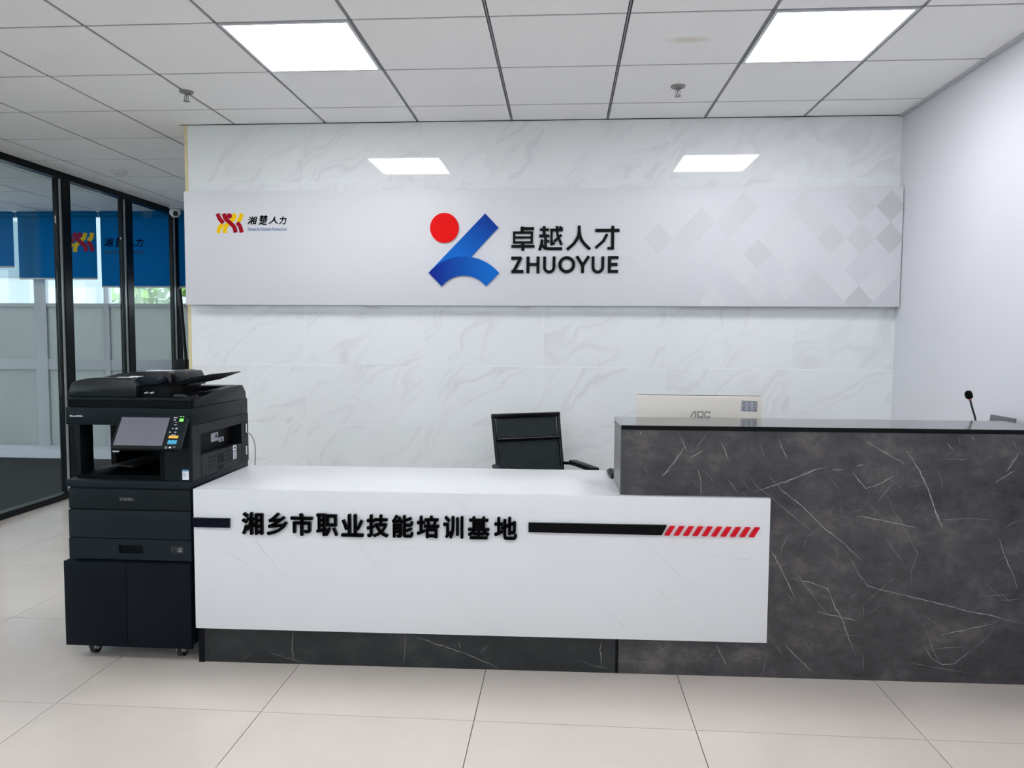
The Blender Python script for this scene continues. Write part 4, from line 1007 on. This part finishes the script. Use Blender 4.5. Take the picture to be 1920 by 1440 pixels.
for y, z in ((3.035, 1.000), (3.145, 1.060), (3.185, 1.055), (3.165, 1.015), (3.225, 1.000), (3.31, 1.068), (3.49, 0.99), (3.50, 0.905), (3.53, 1.075), (3.50, 0.815)):
    MB().tube([(SX, y, z), (SX + 0.0008, y, z)], 0.0028, 10).build('screw_hole', 'copier_dark', cp)
for z in (0.955, 0.845):
    box('socket', 'copier_dark', cp, SX, SX + 0.0012, 3.508, 3.540, z - 0.03, z + 0.02)
    box('plug', 'label_white', cp, SX + 0.0012, SX + 0.006, 3.511, 3.517, z - 0.028, z + 0.015)
cb = [(SX + 0.004, 3.515, 0.928), (SX + 0.018, 3.53, 0.915), (SX + 0.030, 3.55, 0.87), (SX + 0.024, 3.57, 0.80), (SX + 0.010, 3.60, 0.72), (SX + 0.006, 3.65, 0.4), (SX + 0.004, 3.70, 0.02)]
MB().tube(smooth_pts(cb, 6), 0.003, 8).build('network_cable', 'cable', cp, smooth=True)
mb = box('spec_sticker', 'label_white', cp, -1.598, -1.570, F - 0.003, F - 0.0021, 0.792, 0.834)
box('sticker_band', 'label_blue', mb, -1.598, -1.570, F - 0.0034, F - 0.0030, 0.829, 0.836)
for k in range(4): box('sticker_print', 'label_blue', mb, -1.596 + 0.0002 * k, -1.584 + 0.004 * (k % 2), F - 0.0034, F - 0.0030, 0.820 - 0.0045 * k, 0.8215 - 0.0045 * k)
# scanner deck and lid
box('lid_gap', 'copier_dark', cp, XL + 0.012, XR - 0.002, F + 0.008, BK - 0.02, 1.0938, 1.1005)
box('lid_band', 'copier_dark', cp, XL + 0.010, XR + 0.001, F + 0.004, 3.50, 1.1005, 1.1245)
lid = box('scanner_lid', 'copier', cp, XL + 0.006, XR + 0.004, F - 0.002, 3.50, 1.125, 1.137, bevel=0.003)
MB().prism([(F + 0.03, 1.0945), (F + 0.03, 1.137), (3.10, 1.139), (3.13, 1.140), (3.175, 1.152), (3.46, 1.163), (3.490, 1.162), (3.525, 1.128), (3.53, 1.0945)], lambda u, v, w: (w, u, v), -1.602, SX - 0.001, bevel=0.002).build('lid_side', 'copier_side', cp, smooth=True)
MB().prism([(-1.64, 1.1372), (-1.64, 1.150), (-1.61, 1.154), (-1.585, 1.150), (-1.572, 1.1372)], lambda u, v, w: (u, w, v), F + 0.012, F + 0.11, bevel=0.003).build('lid_corner', 'copier_gloss', cp, smooth=True)
box('lid_rear', 'copier_gloss', cp, -2.04, -1.603, 3.40, 3.50, 1.1372, 1.163, bevel=0.003)
# document feeder
fl_ = lambda u, v, w: (u, w, v)
hump = [(-2.098, 1.1375), (-2.093, 1.168), (-2.082, 1.196), (-2.060, 1.209), (-2.01, 1.217), (-1.94, 1.220), (-1.86, 1.218), (-1.825, 1.208), (-1.795, 1.188), (-1.795, 1.1375)]
MB().prism(hump, fl_, F + 0.004, F + 0.13, bevel=0.004).build('feeder_cover', 'copier_gloss', cp, smooth=True)
box('feeder_front', 'copier', cp, -2.062, -1.796, F + 0.0005, F + 0.004, 1.141, 1.160, bevel=0.001)
hump2 = [(-2.090, 1.1375), (-2.075, 1.195), (-2.03, 1.216), (-1.95, 1.232), (-1.86, 1.240), (-1.75, 1.243), (-1.72, 1.236), (-1.71, 1.215), (-1.71, 1.1375)]
MB().prism(hump2, fl_, 3.1155, 3.385, bevel=0.004).build('feeder_hood', 'copier_gloss', cp, smooth=True)
box('feeder_label', 'label_white', cp, -1.895, -1.835, F + 0.030, F + 0.058, 1.2195, 1.2215)
for k in range(4): MB().prism([(-1.868 + .014 * k, 3.06), (-1.859 + .014 * k, 3.06), (-1.875 + .014 * k, 3.112), (-1.884 + .014 * k, 3.112)], lambda u, v, w: (u, v, w), 1.2175, 1.2225).build('instruction_strip', 'label_white', cp)
for k in range(7): MB().prism([(-1.85 + .016 * k, 3.16), (-1.839 + .016 * k, 3.16), (-1.842 + .016 * k, 3.21), (-1.853 + .016 * k, 3.21)], lambda u, v, w: (u, v, w), 1.2400, 1.2445).build('instruction_strip', 'label_white', cp)
MB().prism([(-1.85, 1.190), (-1.815, 1.222), (-1.79, 1.226), (-1.735, 1.225), (-1.722, 1.208), (-1.725, 1.192), (-1.80, 1.184)], fl_, 3.035, 3.10, bevel=0.004).build('paper_guide', 'copier_drawer', cp, smooth=True)
MB().prism([(-1.7085, 1.18), (-1.7085, 1.243), (-1.665, 1.242), (-1.655, 1.226), (-1.645, 1.18)], fl_, 3.14, 3.30, bevel=0.003).build('paper_guide', 'ink', cp, smooth=True)
MB().prism([(-1.805, 1.183), (-1.725, 1.190), (-1.66, 1.200), (-1.59, 1.216), (-1.583, 1.226), (-1.577, 1.219), (-1.502, 1.2365), (-1.500, 1.2335), (-1.555, 1.214), (-1.60, 1.198), (-1.66, 1.186), (-1.73, 1.168), (-1.805, 1.150)], fl_, 3.045, 3.35, bevel=0.0012).build('feed_tray', 'copier_dark', cp, smooth=True)
box('exit_slot', 'copier_dark', cp, -1.7945, -1.66, F + 0.03, 3.1145, 1.1374, 1.183)
for x in (-1.765, -1.740): MB().tube([(x - .008, F + 0.029, 1.155), (x + .008, F + 0.029, 1.158)], 0.004, 8).build('feed_roller', 'label_grey', cp, smooth=True)
# touch panel, tilted: u across, v down the slope, w out of the face
top = Vector((-1.7045, 2.964, 1.068)); dn = Vector((0, -0.083, -0.131)).normalized(); nr = Vector((0, -0.131, 0.083)).normalized()
fp = lambda u, v, w: tuple(top + Vector((1, 0, 0)) * u + dn * v + nr * w)
PL = 0.155
pn = MB().prism(rrect(-0.146, 0.146, 0.0, PL, 0.012), fp, -0.022, 0.0, bevel=0.002).build('control_panel', 'copier', cp, smooth=True)
MB().prism([(-0.139, 0.010), (0.077, 0.010), (0.077, 0.144), (-0.139, 0.144)], fp, 0.0001, 0.0006).build('screen_border', 'copier_dark', pn)
MB().prism([(-0.135, 0.013), (0.073, 0.013), (0.073, 0.141), (-0.135, 0.141)], fp, 0.0007, 0.0011).build('touch_screen', 'lcd', pn)
def key(u0, u1, v0, v1, m, nm='key', h=0.0015):
    u0, u1 = 0.086 + (u0 - 0.072) * 1.12, 0.086 + (u1 - 0.072) * 1.12
    MB().prism([(u0, v0), (u1, v0), (u1, v1), (u0, v1)], fp, 0.0001, h).build(nm, m, pn)
key(0.099, 0.114, 0.016, 0.029, 'green', 'start_key')
key(0.077, 0.112, 0.094, 0.106, 'orange', 'reset_key'); key(0.078, 0.112, 0.115, 0.132, 'cyan', 'stop_key')
for a, b, c, d in ((0.074, 0.087, 0.010, 0.013), (0.077, 0.083, 0.020, 0.025), (0.098, 0.104, 0.005, 0.008), (0.084, 0.092, 0.032, 0.034), (0.083, 0.093, 0.043, 0.046), (0.078, 0.086, 0.060, 0.063), (0.092, 0.100, 0.058, 0.064),
                   (0.072, 0.078, 0.076, 0.080), (0.092, 0.099, 0.076, 0.080), (0.084, 0.100, 0.089, 0.091), (0.072, 0.082, 0.144, 0.1455), (0.072, 0.082, 0.149, 0.1505), (0.088, 0.096, 0.144, 0.150), (0.102, 0.112, 0.144, 0.1455)):
    key(a, b, c, d, 'key_print', 'key_print', 0.0004)
key(0.108, 0.112, 0.004, 0.008, 'green', 'status_light', 0.001)
key(0.096, 0.104, 0.006, 0.0075, 'green', 'status_light', 0.0006)
MB().prism([(-0.05, 0.02), (0.09, 0.02), (0.09, 0.07), (-0.05, 0.07)], fp, -0.032, -0.0225).build('panel_mount', 'copier_dark', cp)
box('panel_tab', 'label_grey', cp, -1.83, -1.805, 2.868, 2.874, 0.924, 0.929)

# ------------------------------------------------------------------ leaning pole behind the copier
pl = thing('floor_stand', 'slim black pole on a black base, leaning beside the partition end', 'stand', (-2.65, 5.0, 0.0))
MB().tube([(-2.632, 5.0, 1.20), (-2.668, 5.0, 1.72)], 0.011, 10).build('pole', 'black_metal', pl, smooth=True)
box('head_block', 'black_metal', pl, -2.70, -2.625, 4.97, 5.03, 1.14, 1.235, bevel=0.003)
MB().tube([(-2.66, 5.0, 0.02), (-2.66, 5.0, 1.139)], 0.014, 12).build('lower_pole', 'black_metal', pl, smooth=True)
box('base_plate', 'black_metal', pl, -2.82, -2.52, 4.87, 5.15, 0.0, 0.019, bevel=0.003)
